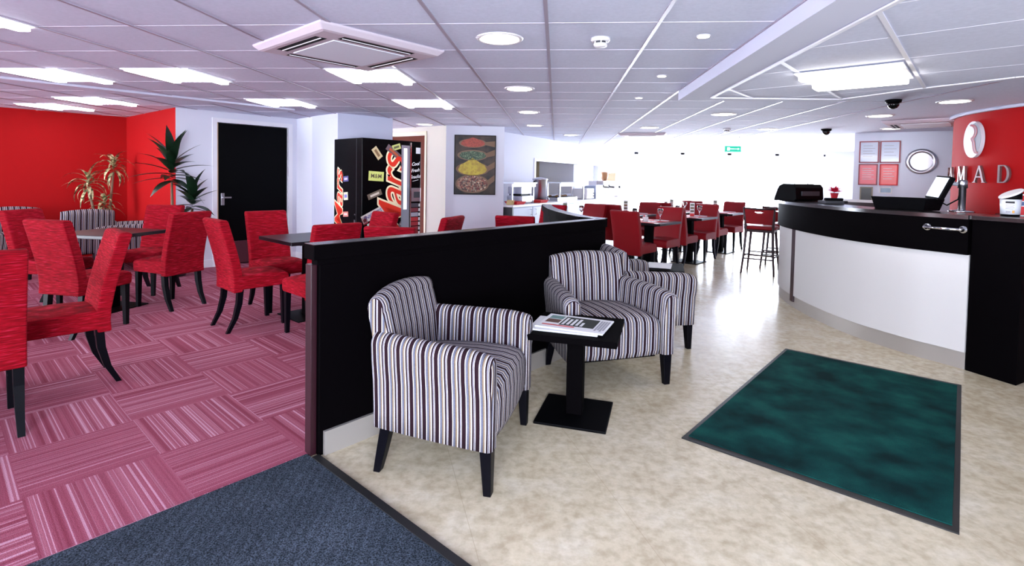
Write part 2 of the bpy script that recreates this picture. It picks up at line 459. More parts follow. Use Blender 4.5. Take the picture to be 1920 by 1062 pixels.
# servery wall with the hatch
S0 = V2(-.80, 8.60); SE = V2(.43, .903).normalized(); SF = V2(SE.y, -SE.x)
W0 = S0-SF*.70
def sv(u, v): return S0+SE*u+SF*v
h0, h1, hz0, hz1 = 2.30, 5.9, .95, 1.67
wm = MB()
for (s0, s1, z0, z1) in ((.02, h0, 0, CEIL+.1), (h1, 7.6, 0, CEIL+.1), (h0, h1, 0, hz0), (h0, h1, hz1, CEIL+.1)):
    wm.prism([W0+SE*s0, W0+SE*s1, W0+SE*s1-SF*.14, W0+SE*s0-SF*.14], z0, z1)
struct(wm.build('wall_servery', white_wall))
hf = MB()
for (s0, s1, z0, z1) in ((h0-.06, h0, hz0, hz1+.06), (h1, h1+.06, hz0, hz1+.06), (h0, h1, hz1, hz1+.04)):
    hf.prism([W0+SE*s0+SF*.015, W0+SE*s1+SF*.015, W0+SE*s1-SF*.15, W0+SE*s0-SF*.15], z0, z1)
struct(hf.build('trim_3', white_paint))
kit = mat('kitchen_tile', (168, 156, 122), .7)
struct(MB().prism([W0+SE*(h0-.3)-SF*1.1, W0+SE*4.6-SF*1.1, W0+SE*4.6-SF*1.2, W0+SE*(h0-.3)-SF*1.2], 0, 2.25).build('wall_kitchen', kit))
struct(MB().prism([W0+SE*4.6-SF*.14, W0+SE*4.7-SF*.14, W0+SE*4.7-SF*1.2, W0+SE*4.6-SF*1.2], 0, 2.25).build('wall_kitchen', white_wall))
# far wall, all glass between a low sill and a head rail
fy = 15.0
xw0, xw1 = .95, 7.3
struct(MB().box(-1, xw0, fy, fy+.12, 0, 2.27).box(xw1, 9.2, fy, fy+.12, 0, 2.27).box(xw0, xw1, fy, fy+.12, 0, .10).box(xw0, xw1, fy, fy+.12, 2.09, 2.27).build('wall_far', white_wall))
nw = 5; ww = (xw1-xw0)/nw
for i in range(nw):
    x0 = xw0+i*ww; wf = MB()
    wf.box(x0, x0+.05, fy+.02, fy+.09, .1, 2.09).box(x0+ww-.05, x0+ww, fy+.02, fy+.09, .1, 2.09).box(x0, x0+ww, fy+.02, fy+.09, .1, .15).box(x0, x0+ww, fy+.02, fy+.09, 2.04, 2.09)
    wo = struct(wf.build('window_%d' % (i+1), white_paint))
# right side walls
K0 = V2(5.0, 9.34); K1 = K0+V2(.9, -.50)*2.2
ke = (K1-K0).normalized(); kn = V2(-ke.y, ke.x)
struct(MB().prism([K0, K1, K1+kn*.25, K0+kn*.25], 0, CEIL+.1).build('wall_right', mat('cool_wall', (214, 218, 232), .8)))
struct(MB().box(8.6, 8.72, -2.4, 15.1, 0, 2.27).build('wall_right', white_wall))
# curved red reception wall
rc, rr_ = V2(6.45, 6.15), 1.75
arc = [V2(rc.x+rr_*math.cos(math.radians(t)), rc.y+rr_*math.sin(math.radians(t))) for t in range(112, 262, 3)]
arci = [V2(rc.x+(rr_-.12)*math.cos(math.radians(t)), rc.y+(rr_-.12)*math.sin(math.radians(t))) for t in range(112, 262, 3)]
mb = MB()
nA = len(arc)
vs_ = [(p.x, p.y, z) for p in arc for z in (0, CEIL+.05)]+[(p.x, p.y, z) for p in arci for z in (0, CEIL+.05)]
fs_ = []
for i in range(nA-1):
    fs_ += [(2*i, 2*i+2, 2*i+3, 2*i+1), (2*nA+2*i, 2*nA+2*i+1, 2*nA+2*i+3, 2*nA+2*i+2)]
mb.add(vs_, fs_, True); mb.add(vs_, [(0, 1, 2*nA+1, 2*nA), (2*nA-2, 4*nA-2, 4*nA-1, 2*nA-1)])
struct(mb.build('wall_reception', red_wall))
# white bead following the top of the red wall
def ring(r0, r1, z0, z1):
    mb = MB(); vs_ = []; fs_ = []
    for t in range(112, 262, 3):
        c_, s_ = math.cos(math.radians(t)), math.sin(math.radians(t))
        for rad in (r0, r1):
            for z in (z0, z1): vs_.append((rc.x+rad*c_, rc.y+rad*s_, z))
    for i in range(nA-1):
        a = 4*i; b = a+4
        fs_ += [(a, b, b+1, a+1), (a+2, a+3, b+3, b+2), (a, a+2, b+2, b), (a+1, b+1, b+3, a+3)]
    return mb.add(vs_, fs_, True)
struct(ring(rr_, rr_+.05, CEIL-.03, CEIL).build('trim_4', plaster))
# unseen entrance wall behind the camera, its opening sized to limit the daylight
struct(MB().box(-9, -1.1, -2.5, -2.38, 0, 2.27).box(1.5, 8.7, -2.5, -2.38, 0, 2.27).box(-1.1, 1.5, -2.5, -2.38, 2.1, 2.27).box(-1.1, 1.5, -2.5, -2.38, 0, .3).build('wall_near', white_wall))

# ================================================================ CEILING FIXTURES
DL = [(-.361, 3.198, .115), (-.367, 4.992, .115), (-.375, 6.771, .115), (-.372, 8.488, .115), (-2.162, 8.479, .115),
      (2.082, 6.845, .12), (1.472, 8.662, .12), (3.345, 8.741, .12), (.257, 10.301, .12), (3.973, 5.665, .12), (3.976, 6.892, .12), (5.05, 8.45, .12)]
DLL = ['large round downlight nearest the camera, left of the smoke detector', 'second downlight back in the line down the main ceiling', 'third downlight back in the line down the main ceiling',
       'fourth and farthest downlight of the line left of centre', 'lone round downlight above the vending machine recess', 'round downlight behind the corner of the lowered reception ceiling',
       'round downlight over the dining tables in front of the far cassette', 'round downlight beside the small black camera dome', 'dim farthest downlight near the servery wall',
       'round downlight just above the curved red wall', 'round downlight beside the larger black camera dome', 'round downlight above the framed certificates']
def downlight(x, y, rad, z, label, em, group):
    o = empty('downlight', (x, y, z), 0, label, 'ceiling light', group)
    MB().lathe([(rad*1.0, -.001), (rad*1.0, -.006), (rad*1.14, -.010), (rad*1.24, -.004), (rad*1.26, 0)], n=36).build('trim_ring', white_plastic, o)
    MB().lathe([(rad*.99, -.002), (rad*.99, -.0075)], n=36).build('diffuser', em, o)
    return o
first = None
down_soft = mat('downlight_soft', (255, 250, 240), .5, emit=(1, .93, .84), es=4)
for (x, y, rad), lb in zip(DL, DLL):
    downlight(x, y, rad, CEIL, lb, down_soft if x < -2 else down_e, 'round recessed downlights')
for (x, y), lb in zip(((.833, 3.16), (.831, 4.358), (.827, 5.518)), ('small halogen spot nearest the camera beside the reception beam', 'small halogen spot, middle one of the row beside the beam', 'small halogen spot farthest along the row beside the beam')):
    downlight(x, y, .032, CEIL, lb, spot_e, 'small halogen spots')

def fluoro(x0, y0, label, first=None):
    if first is not None:
        return dup(first, (x0+.3, y0+.3, CEIL), 0, label)
    o = empty('fluorescent_light', (x0+.3, y0+.3, CEIL), 0, label, 'ceiling light', 'square louvred fluorescent fittings')
    fr = MB()
    for b in ((-.3, -.285, -.3, .3), (.285, .3, -.3, .3), (-.3, .3, -.3, -.285), (-.3, .3, .285, .3)): fr.box(*b, -.010, 0)
    fr.build('frame', white_paint, o)
    MB().box(-.17, .13, -.28, .28, -.004, -.001).build('diffuser', mat('louvre_glow', (250, 250, 255), .5, emit=(.93, .95, 1), es=8), o)
    lv = MB()
    for i in range(9): y = -.26+i*.065; lv.box(-.17, .13, y-.0025, y+.0025, -.012, -.004)
    for x in (-.17, -.12, -.07, -.02, .03, .08, .13): lv.box(x-.003, x+.003, -.28, .28, -.013, -.004)
    lv.build('louvre', mat('louvre_grey', (215, 216, 225), .5), o)
    MB().box(-.275, -.20, -.285, .285, -.020, -.001).build('side_lamp', panel_e, o, .004)
    MB().box(.19, .265, -.285, .285, -.034, -.001).build('side_lamp', panel_e, o, .004)
    return o
fl0 = fluoro(-1.87, 4.06, 'square fluorescent light directly behind the air conditioning cassette')
for x, y, lb in ((-1.85, 5.74, 'square fluorescent light above the vending machine, right of the white column'), (-3.60, 4.06, 'square fluorescent light midway between cassette and red alcove'),
                 (-4.75, 4.06, 'square fluorescent light left of centre above the red chairs, near frame edge'), (-3.56, 5.72, 'square fluorescent light in front of the black door'),
                 (-3.67, 2.29, 'square fluorescent light cut by the top left edge of the photo'), (-5.86, 5.65, 'square fluorescent light in the red alcove, nearer the corner'),
                 (-6.98, 6.22, 'square fluorescent light in the red alcove, farthest left')):
    fluoro(x, y, lb, fl0)
# twin tube fitting in the lowered ceiling
o = empty('fluorescent_light', (2.02, 3.81, bz-.0125), -A, 'bright twin-tube fluorescent light in the lowered reception ceiling', 'ceiling light')
MB().box(-.30, .30, -.31, .31, -.008, 0).build('tray', white_paint, o)
MB().box(-.28, .28, -.29, -.20, -.05, -.008).build('tube_cover', tube_e, o, .01)
MB().box(-.28, .28, .10, .27, -.05, -.008).build('tube_cover', tube_e, o, .01)
MB().box(-.26, .26, -.19, .09, -.014, -.008).build('reflector', mat('reflector_glow', (250, 250, 250), .2, emit=(1, .96, .9), es=5), o)

# cassette air conditioners
def cassette(x, y, rz, s, label, full=True):
    o = empty('air_conditioner', (x, y, CEIL), rz, label, 'air conditioner', 'ceiling cassette air conditioners')
    h = s/2
    secs = []
    for hh, z in ((h, 0), (h, -.012), (h-.03, -.04), (h-.05, -.045)):
        secs.append([(-hh, -hh, z), (hh, -hh, z), (hh, hh, z), (-hh, hh, z)])
    MB().loft(secs, False).build('housing', mat('cassette_shell', (198, 186, 196), .6), o, .006)
    gr = MB(); k = h*.58
    gr.box(-k, k, -k, k, -.050, -.044)
    g = gr.build('grille', mat('grille_grey', (222, 228, 240), .6), o, .003)
    for i in range(4):
        M = Matrix.Rotation(i*PI/2, 4, 'Z')
        sl = MB().use(black_matt).box(-k*.98, k*.98, h*.67, h*.83, -.0462, -.043, M)
        sl.use(white_plastic).box(-k*.95, k*.95, h*.74, h*.755, -.050, -.046, M)
        sl.build('air_vent', None, o)
    return o
cassette(-1.385, 3.405, -A, .89, 'large white ceiling cassette air conditioner over the left seating')
cassette(1.62, 10.1, -.25, .85, 'distant ceiling air conditioner over the dining tables')
cassette(4.95, 7.55, -A, .9, 'ceiling air conditioner beside the curved red wall')
def smoke(x, y, label):
    o = empty('smoke_detector', (x, y, CEIL), 0, label, 'smoke detector', 'smoke detectors')
    MB().lathe([(.058, 0), (.058, -.012), (.052, -.02), (.045, -.022)]).build('base', white_plastic, o)
    MB().lathe([(.036, -.02), (.036, -.034)]).build('sensor_gap', dark_grey, o)
    MB().lathe([(.043, -.034), (.04, -.046), (.028, -.054), (.0, -.055)]).build('cap', white_plastic, o)
    g = MB()
    for i in range(6):
        a = i*PI/3; g.box(-.003, .003, .034, .042, -.036, -.02, Matrix.Rotation(a, 4, 'Z'))
    g.build('cage', white_plastic, o)
smoke(.246, 3.208, 'white smoke detector on the near ceiling'); smoke(2.737, 8.806, 'small grey smoke detector in front of the far windows')
def dome(x, y, s, label):
    o = empty('camera_dome', (x, y, CEIL), 0, label, 'security camera', 'black security camera domes')
    MB().lathe([(.075*s, 0), (.07*s, -.03*s), (.05*s, -.035*s)]).build('mount', black_matt, o)
    MB().lathe([(.055*s, -.03*s), (.052*s, -.06*s), (.035*s, -.085*s), (.012*s, -.095*s), (0, -.096*s)]).build('dome', mat('dome_black', lin=(.004, .004, .004), rough=.1), o)
dome(3.353, 5.60, .95, 'black security camera dome at the edge of the lowered ceiling'); dome(4.2, 8.65, 1.0, 'black security camera dome nearer the far windows')
# exit sign hanging near the far windows
o = empty('exit_sign', (3.32, 10.3, 0), .05, 'green emergency exit sign hanging from the far ceiling', 'sign')
MB().box(-.15, .15, -.012, .012, 1.88, 1.99).build('panel', mat('exit_green', (20, 170, 130), .4, emit=(.05, .6, .42), es=.6), o, .003)
MB().box(-.12, -.115, -.004, .004, 1.99, CEIL).box(.115, .12, -.004, .004, 1.99, CEIL).build('hanger', steel, o)
mk = MB()
mk.box(-.11, -.06, -.0135, -.012, 1.905, 1.965).box(.0, .10, -.0135, -.012, 1.93, 1.942)
mk.add([(.09, -.0135, 1.915), (.125, -.0135, 1.936), (.09, -.0135, 1.957)], [(0, 1, 2)]).box(-.07, .01, -.0135, -.012, 1.928, 1.944)
mk.build('symbol', mat('exit_white', (230, 255, 245), .5, emit=(.8, 1, .9), es=.9), o)

# ================================================================ PARTITION
def partition_run(pts, half):
    out = []
    for i, p in enumerate(pts):
        a = pts[max(i-1, 0)]; b = pts[min(i+1, len(pts)-1)]; t_ = (b-a).normalized(); n_ = V2(-t_.y, t_.x)
        out.append((p+n_*half, p-n_*half))
    return [x[0] for x in out]+[x[1] for x in out][::-1]
part = empty('partition', (0, 0, 0), 0, 'low black wooden partition between carpet and vinyl, with a curved return', 'partition')
s0 = V2(-1.115, 2.365)
s1 = s0+P*2.47
mb = MB(); mb.prism([s0-Q*.04, s0+Q*.035, s1+Q*.035, s1-Q*.04], .0, .905); mb.build('panel', black_wood, part, .003)
MB().prism([s0-Q*.045-P*.03, s0+Q*.01-P*.03, s0+Q*.01+P*.0, s0-Q*.045+P*.0], .0, .905).build('end_panel', wine_wood, part, .003)
MB().prism([s0-Q*.02-P*.012, s0+Q*.033-P*.012, s1+Q*.033, s1-Q*.02], .905, .93).build('shadow_gap', black_wood, part)
MB().prism([s0-Q*.05-P*.035, s0+Q*.045-P*.035, s1+Q*.045, s1-Q*.05], .93, 1.0).build('top_rail', black_wood, part, .003)
MB().prism([s0-Q*.049-P*.034, s0+Q*.044-P*.034, s1+Q*.044, s1-Q*.049], 1.0, 1.003).build('top_sheen', mat('rail_top', lin=(.03, .024, .028), rough=.25, spec=.6), part)  # paler, glossier sheet added so the black rail's top looks lit
MB().prism([s0+Q*.036+P*.02, s0+Q*.052+P*.02, s1+Q*.052, s1+Q*.036], .0, .115).build('skirting', alu, part)
cpts = [s1+P*.02+Q*.0, V2(.245, 4.52), V2(.15, 4.80), V2(.055, 5.15), V2(-.03, 5.55), V2(-.085, 6.0), V2(-.12, 6.5)]
MB().prism(partition_run(cpts, .035), 0, .93).build('curved_panel', black_wood, part)
MB().prism(partition_run(cpts, .055), .93, 1.0).build('curved_top_rail', black_wood, part)
MB().prism(partition_run(cpts, .054), 1.0, 1.003).build('curved_top_sheen', MATS['rail_top'], part)  # same added pale sheet, brightening the top of the curved rail

# ================================================================ FURNITURE BUILDERS
def rrect(w_, h_, rad, n=5):
    out = []
    for cx, cy, a0_ in ((w_/2-rad, h_/2-rad, 0), (-w_/2+rad, h_/2-rad, PI/2), (-w_/2+rad, -h_/2+rad, PI), (w_/2-rad, -h_/2+rad, 1.5*PI)):
        for k in range(n+1):
            a = a0_+PI/2*k/n; out.append((cx+rad*math.cos(a), cy+rad*math.sin(a)))
    return out
def make_armchair():
    o = empty('armchair', (0, 0, 0), 0, 'x', 'armchair', 'striped armchairs')
    # seat with its front drop
    secs = []
    for i in range(15):
        x = -.27+.54*i/14; e_ = abs(x)/.27; cr = .022*(1-e_**2); sh = .012 if e_ > .99 else 0
        pr = []
        for (y, z) in ((-.24, .22), (.335, .20), (.352, .24), (.356, .36), (.348, .405), (.325, .432), (.27, .446), (.10, .452), (-.10, .445), (-.24, .435)):
            zz = z+(cr if z > .4 else 0)-(sh if z > .4 else 0); yy = y+(cr*.8 if y > .3 else 0)
            pr.append((x, yy, zz))
        secs.append(pr)
    MB().loft(secs).build('seat', stripe_x, o)
    # back
    secs = []
    for i in range(19):
        t_ = -1+2*i/18; x = .285*t_; top = .802-.028*t_*t_; k = 1-(abs(t_)**10)*.35
        bow = -.03*(1-t_*t_)
        pr = []
        th = .062*k
        for (z, yc) in ((.24, -.25), (.42, -.262), (.60, -.285), (top-.07, -.318)):
            pr.append((x, yc+th+(bow if z > .3 else bow*.5), z))
        ca = -.318
        for a in range(0, 181, 20):
            aa = math.radians(a); pr.append((x, ca-.008+th*1.05*math.cos(aa)+bow, top-.062+.062*math.sin(aa)))
        for (z, yc) in ((top-.07, -.325), (.60, -.30), (.42, -.28), (.24, -.262), (.2, -.255)):
            pr.append((x, yc-th+bow, z))
        secs.append(pr)
    # corners at the outer ends pulled in
    MB().loft(secs).build('backrest', stripe_x, o)
    for sgn in (-1, 1):
        secs = []
        ys = [-.325, -.318, -.30, -.22, -.12, 0, .12, .22, .30, .345, .362, .368]
        for j, y in enumerate(ys):
            t_ = (y+.325)/.69
            top = .628-.022*t_-.02*max(0, t_-.85)/.15
            thk = .105
            k = 1.0
            if j == len(ys)-1: k = .45
            elif j == len(ys)-2: k = .80
            elif j == 0: k = .7
            th = thk/2*k; top_ = top-(1-k)*.03
            xo = .262+.075*min(1, t_*1.05)+.008*math.sin(t_*PI)
            pr = []
            zb = .20
            pr.append((xo-th, zb)); pr.append((xo-th*1.0, .42)); pr.append((xo-th*.9+.004, top_-.06))
            for a in range(180, -1, -20):
                aa = math.radians(a); pr.append((xo+.012+(th*1.02)*math.cos(aa), top_-.045+.045*math.sin(aa)))
            pr.append((xo+th+.008, top_-.12)); pr.append((xo+th-.004, .42)); pr.append((xo+th-.012, .30)); pr.append((xo+th-.015, zb))
            secs.append([(sgn*p_[0], y, p_[1]) for p_ in pr])
        MB().loft(secs).build('armrest', stripe_y, o)
    MB().box(-.25, .25, -.28, .32, .185, .215).build('base_frame', black_matt, o)
    for sx in (-1, 1):
        MB().sq([(sx*.325, .325, .205), (sx*.328, .335, 0)], [.031, .020]).build('leg', black_leg, o, .003)
        MB().sq([(sx*.275, -.25, .205), (sx*.288, -.275, .08), (sx*.292, -.295, 0)], [.029, .024, .019]).build('leg', black_leg, o, .003)
    for ch in kids(o):
        for v in ch.data.vertices: v.co.y = v.co.y*.84-.022
        nm = ch.name.split('.')[0]
        if nm in ('armrest', 'backrest'):      # end faces are covered with the cloth running the other way
            other = stripe_x if nm == 'armrest' else stripe_y
            ch.data.materials.append(other)
            for p_ in ch.data.polygons:
                if nm == 'armrest' and abs(p_.normal.y) > .75: p_.material_index = 1
                if nm == 'backrest' and abs(p_.normal.x) > .75: p_.material_index = 1
    return o
def make_dining(name, fab, label, group, hgt=.94, wd=.40):
    o = empty(name, (0, 0, 0), 0, label, 'chair', group)
    hw = wd/2
    # seat
    secs = []
    for i in range(9):
        x = -hw+wd*i/8; e_ = abs(x)/hw; c_ = .014*(1-e_**2)
        pr = [(x, yy, zz+(c_ if zz > .42 else 0)) for yy, zz in ((-.18, .355), (.205, .355), (.222, .37), (.226, .43), (.215, .452), (.19, .464), (.0, .470), (-.18, .464))]
        secs.append(pr)
    MB().loft(secs, True).build('seat', fab, o, .008, 2)
    secs = []
    prof = [(.335, -.20), (.40, -.195), (.48, -.20), (.60, -.222), (.72, -.252), (.84, -.285), (hgt-.015, -.310)]
    for i in range(9):
        t_ = -1+2*i/8; x = hw*t_; th = .036
        pr = [(x, y+th, z) for z, y in prof]+[(x, prof[-1][1]+th*.6, hgt), (x, prof[-1][1]-th*.6, hgt+.0)]+[(x, y-th, z) for z, y in prof[::-1]]
        secs.append(pr)
    MB().loft(secs, True).build('backrest', fab, o, .010, 2)
    for sx in (-1, 1):
        x = sx*(hw-.03)
        MB().sq([(x, .185, .36), (x, .19, .0)], [.022, .015]).build('leg', black_leg, o)
        MB().sq([(x, -.175, .36), (x, -.185, .24), (x, -.215, .12), (x, -.275, 0)], [.022, .021, .018, .014]).build('leg', black_leg, o)
    return o
def make_table(name, w_, h_, label, cat='table', group=None, col=.05, base=.21, top=top_wood):
    o = empty(name, (0, 0, 0), 0, label, cat, group)
    MB().box(-w_/2, w_/2, -w_/2, w_/2, h_-.032, h_).build('table_top', top, o, .004)
    MB().box(-w_*.28, w_*.28, -w_*.28, w_*.28, h_-.055, h_-.032).build('top_bracket', black_matt, o, .004)
    MB().box(-col, col, -col, col, .012, h_-.05).build('column', black_wood, o, .004)
    MB().box(-base, base, -base, base, 0, .014).build('base_plate', black_matt, o, .004)
    return o
chair = make_dining('dining_chair', redfab, 'x', 'red fabric dining chairs on the pink carpet')
vchair = make_dining('dining_chair', red_vinyl, 'x', 'smooth red dining chairs in the far dining area', .92)
used = {}
def place(proto, x, y, face, label, group=None):
    rz = fac(face)
    if proto.name not in used:
        used[proto.name] = 1; proto.location = (x, y, 0); proto.rotation_euler = (0, 0, rz); proto['label'] = label
        if group: proto['group'] = group
        return proto
    return dup(proto, (x, y, 0), rz, label, group)
nP, nQ = -P, -Q
def rot(v, deg):
    a = math.radians(deg); return V2(v.x*math.cos(a)-v.y*math.sin(a), v.x*math.sin(a)+v.y*math.cos(a))
CH = [  # carpet side
 (-2.93, 2.37, nQ, 'red fabric chair cut by the left edge, its back nearest the camera'),
 (-3.02, 2.93, nP, 'red fabric chair in profile facing left, nearest complete chair on the carpet'),
 (-3.86, 4.02, V2(.12, 1), 'red fabric chair with its pink-lit back square to the camera, left group'),
 (-4.78, 4.62, V2(1, .1), 'red fabric chair farthest left, facing right, behind the pink-lit one'),
 (-3.80, 4.86, V2(-.96, .28), 'red fabric chair facing left in front of the green plant'),
 (-4.42, 5.35, V2(.12, -1), 'red fabric chair facing the camera, left of the green plant'),
 (-2.63, 4.37, P, 'red fabric chair facing right towards the square table by the partition'),
 (-2.72, 4.96, Q, 'red fabric chair facing the camera in front of the black door'),
 (-1.95, 4.17, nQ, 'red fabric chair half hidden by the near end of the partition'),
 (-1.97, 5.13, nP, 'red fabric chair in front of the vending machine, taller in view above the partition'),
 (-1.22, 4.15, V2(.05, 1), 'red fabric chair back showing just above the partition, right of the vending machine corner'),
 (-1.28, 5.05, V2(-.95, .25), 'red fabric chair back in profile above the partition, below the spice picture'),
 (-.37, 5.55, V2(.12, 1), 'red chair back above the far end of the partition, square to the camera'),
 (-.18, 7.35, V2(-.5, -.85), 'red chair turned sideways before the servery cabinets'),
]
for x, y, fv_, lb in CH: place(chair, x, y, fv_, lb)
R1, R2, R3, R0, R1b, R2b = V2(1.32, 7.55), V2(2.17, 8.71), V2(3.06, 10.05), V2(.23, 7.95), V2(1.28, 9.05), V2(2.28, 10.15)
FC = [
 (R1-P*.48+Q*.05, P, 'smooth red chair with its dark back to the camera, nearest in the dining area'),
 (R1+P*.37, nP, 'smooth red chair facing the camera across the nearest dining table'),
 (R2-P*.36, P, 'smooth red chair tucked back to back behind the nearest dining table, facing away'),
 (R2+P*.40, nP, 'smooth red chair facing the camera across the second dining table'),
 (R3-P*.38, P, 'smooth red chair seen side-on beside the third dining table, facing away'),
 (R3+P*.42, nP, 'smooth red chair facing the camera at the third table, next to the bar stool'),
 (R0+P*.40-Q*.02, nP, 'smooth red chair facing the camera behind the end of the partition'),
 (R1b-P*.40, P, 'smooth red chair with dark side, directly left behind the nearest dark-backed chair'),
 (R1b+P*.38, nP, 'smooth red chair in the back row, second table, facing the camera'),
 (R2b-P*.36, P, 'smooth red chair in the back row, back to back with its neighbour'),
 (R2b+P*.42, nP, 'smooth red chair farthest back in the middle, brightly lit'),
]
for p, fv_, lb in FC: place(vchair, p.x, p.y, fv_, lb)
tbl = make_table('dining_table', .66, .74, 'square black pedestal table beside the partition', 'table', 'square black pedestal tables')
tbl.location = (-2.29, 4.72, 0); tbl.rotation_euler = (0, 0, -A)
dup(tbl, (-4.25, 4.68, 0), -.12, 'black pedestal table in the middle of the left chair group')
dup(tbl, (-3.42, 2.57, 0), -A, 'black pedestal table mostly cut by the left edge of the photo')
for q, lb in ((R1, 'nearest dining table, set with red mat and glass'), (R2, 'second dining table back, with picture menu and wine glass'), (R3, 'third dining table back, beside the bar stools'),
              (R0, 'dining table just behind the end of the partition'), (R1b, 'back row dining table behind the nearest one'), (R2b, 'back row dining table farthest from the camera')):
    dup(tbl, (q.x, q.y, 0), -A, lb, 'dining tables')

# armchairs
ac = make_armchair()
AC = [
 (-.458, 2.505, V2(.985, -.17), 'striped armchair nearest the camera, facing right, beside the black partition'),
 (.335, 3.57, V2(.38, -.925), 'striped armchair facing the camera behind the coffee table with newspapers'),
 (.70, 4.42, V2(.93, .37), 'striped armchair partly hidden behind the camera-facing one, facing right'),
]
for x, y, fv_, lb in AC: place(ac, x, y, fv_, lb)
for x, y, fv_, lb in ((-6.48, 6.70, nQ, 'cream striped armchair with its back to the camera in the red alcove'),
                      (-5.80, 6.65, V2(-.85, -.53), 'cream striped armchair at the red corner beside the variegated plant'),
                      (-6.45, 5.35, V2(-.35, .93), 'cream striped armchair at the left edge, its back nearest the camera'),
                      (-7.25, 6.45, Q, 'cream striped armchair against the red wall at far left')):
    place(ac, x, y, fv_, lb, 'striped armchairs in the red alcove')

# coffee tables
ct = make_table('coffee_table', .49, .50, 'small square black coffee table carrying newspapers', 'table', None, .045, .195, black_wood)
ct.location = (.13, 2.945, 0); ct.rotation_euler = (0, 0, -.2)
ct2 = dup(ct, (.98, 5.12, 0), -.2, 'small coffee table behind the armchairs carrying magazines')
# newspapers
def newspaper(x, y, z, rz, label, front):
    o = empty('newspaper', (x, y, z), rz, label, 'newspaper', 'newspapers on the coffee table')
    MB().box(-.19, .19, -.14, .14, 0, .009).build('pages', paper, o, .003)
    MB().use(mat('paper_shadow', (170, 172, 182), .7)).box(-.188, .188, -.1415, -.14, .003, .0045).build('fold', None, o)
    if front:
        MB().box(-.075, .12, -.07, .105, .009, .0096).build('headline_block', mat('ink_green', (34, 40, 36), .7), o)
        MB().box(-.165, -.085, -.04, .03, .009, .0096).build('photo', mat('photo_brown', (92, 66, 56), .6), o)
        MB().box(-.165, -.085, .04, .105, .009, .0096).build('photo', mat('photo_teal', (108, 140, 136), .6), o)
        MB().box(-.165, .02, -.095, -.08, .009, .0096).build('red_strip', red_ink, o)
        for c_ in range(4):
            tl = MB()
            tl.box(.128+c_*.014, .139+c_*.014, -.1+.02*(c_ % 2), .10, .009, .0095)
            tl.build('text_column', grey_plastic, o)
        hl = MB()
        for k, (h0_, h1_) in enumerate(((-.055, .085), (-.05, .065), (-.055, .075), (-.05, .080), (-.055, .02))):
            x0 = -.065+k*.026
            for j in range(5):
                ya = h0_+(h1_-h0_)*j/5; hl.box(x0, x0+.015, ya, ya+(h1_-h0_)/5-.003, .0096, .0100)
        hl.build('headline', paper, o)
    return o
newspaper(.075, 2.925, .50, -.2-.02, 'folded newspaper underneath, corner sticking out', False)
newspaper(.12, 2.935, .5095, -.2-.12, 'folded newspaper on top with bold white headline', True)
for i, (dx, dy, rz, lb, mm) in enumerate(((-.05, .02, .1, 'black-covered magazine under another on the rear coffee table', dark_grey), (.02, -.02, -.25, 'white magazine on top on the rear coffee table', paper))):
    o = MB().box(-.11, .11, -.15, .15, 0, .006).build('magazine', mm, None, .001, loc=(.98+dx, 5.12+dy, .50+.006*i), rz=rz)
    tag(o, lb, 'magazine', 'magazines')

# ---- things on the dining tables
def wineglass(x, y, label):
    o = MB().lathe([(.032, 0), (.030, .003), (.005, .008), (.004, .075), (.012, .085), (.032, .105), (.038, .135), (.034, .175), (.0325, .175), (.036, .135), (.030, .107), (.0, .088)], n=20).build('wine_glass', clear, loc=(x, y, .74))
    return tag(o, label, 'wine glass', 'wine glasses')
def menu(x, y, rz, label):
    o = empty('menu_card', (x, y, .74), rz, label, 'menu card', 'tall picture menus on the dining tables')
    MB().box(-.035, .035, -.012, .012, 0, .225).build('card', paper, o, .001)
    MB().box(-.033, .033, -.0135, -.012, .005, .055).build('red_panel', red_ink, o)
    for k, c_ in enumerate(((96, 78, 66), (120, 92, 60), (104, 108, 92))):
        MB().box(-.028, .028, -.0135, -.012, .075+k*.05, .108+k*.05).build('food_photo', mat('food_%d' % k, c_, .5), o)
    return o
def cruet(x, y, label):
    o = empty('condiment_pot', (x, y, .74), .3, label, 'condiment pot', 'white condiment pots')
    MB().box(-.035, .035, -.025, .025, 0, .06).build('pot', white_plastic, o, .005)
    for k in range(3): MB().box(-.025+k*.018, -.014+k*.018, -.015, .012, .05, .078).build('sachet', (red_ink, paper, steel)[k], o)
def placemat(x, y, rz, label):
    tag(MB().box(-.2, .2, -.14, .14, 0, .003).build('placemat', red_ink, None, loc=(x, y, .74), rz=rz), label, 'placemat', 'red paper placemats')
def napkin(x, y, rz, label):
    o = empty('napkin', (x, y, .743), rz, label, 'napkin', 'folded napkins with cutlery')
    MB().box(-.035, .035, -.1, .1, 0, .008).build('cloth', paper, o, .003)
    MB().box(-.008, .0, -.09, .09, .008, .011).box(.006, .013, -.09, .09, .008, .011).build('cutlery', steel, o)
TB = [(R0, 'on the table behind the partition end'), (R1, 'on the nearest dining table'), (R2, 'on the second dining table'), (R3, 'on the third dining table'), (R1b, 'on the back table behind the nearest'), (R2b, 'on the farthest back table')]
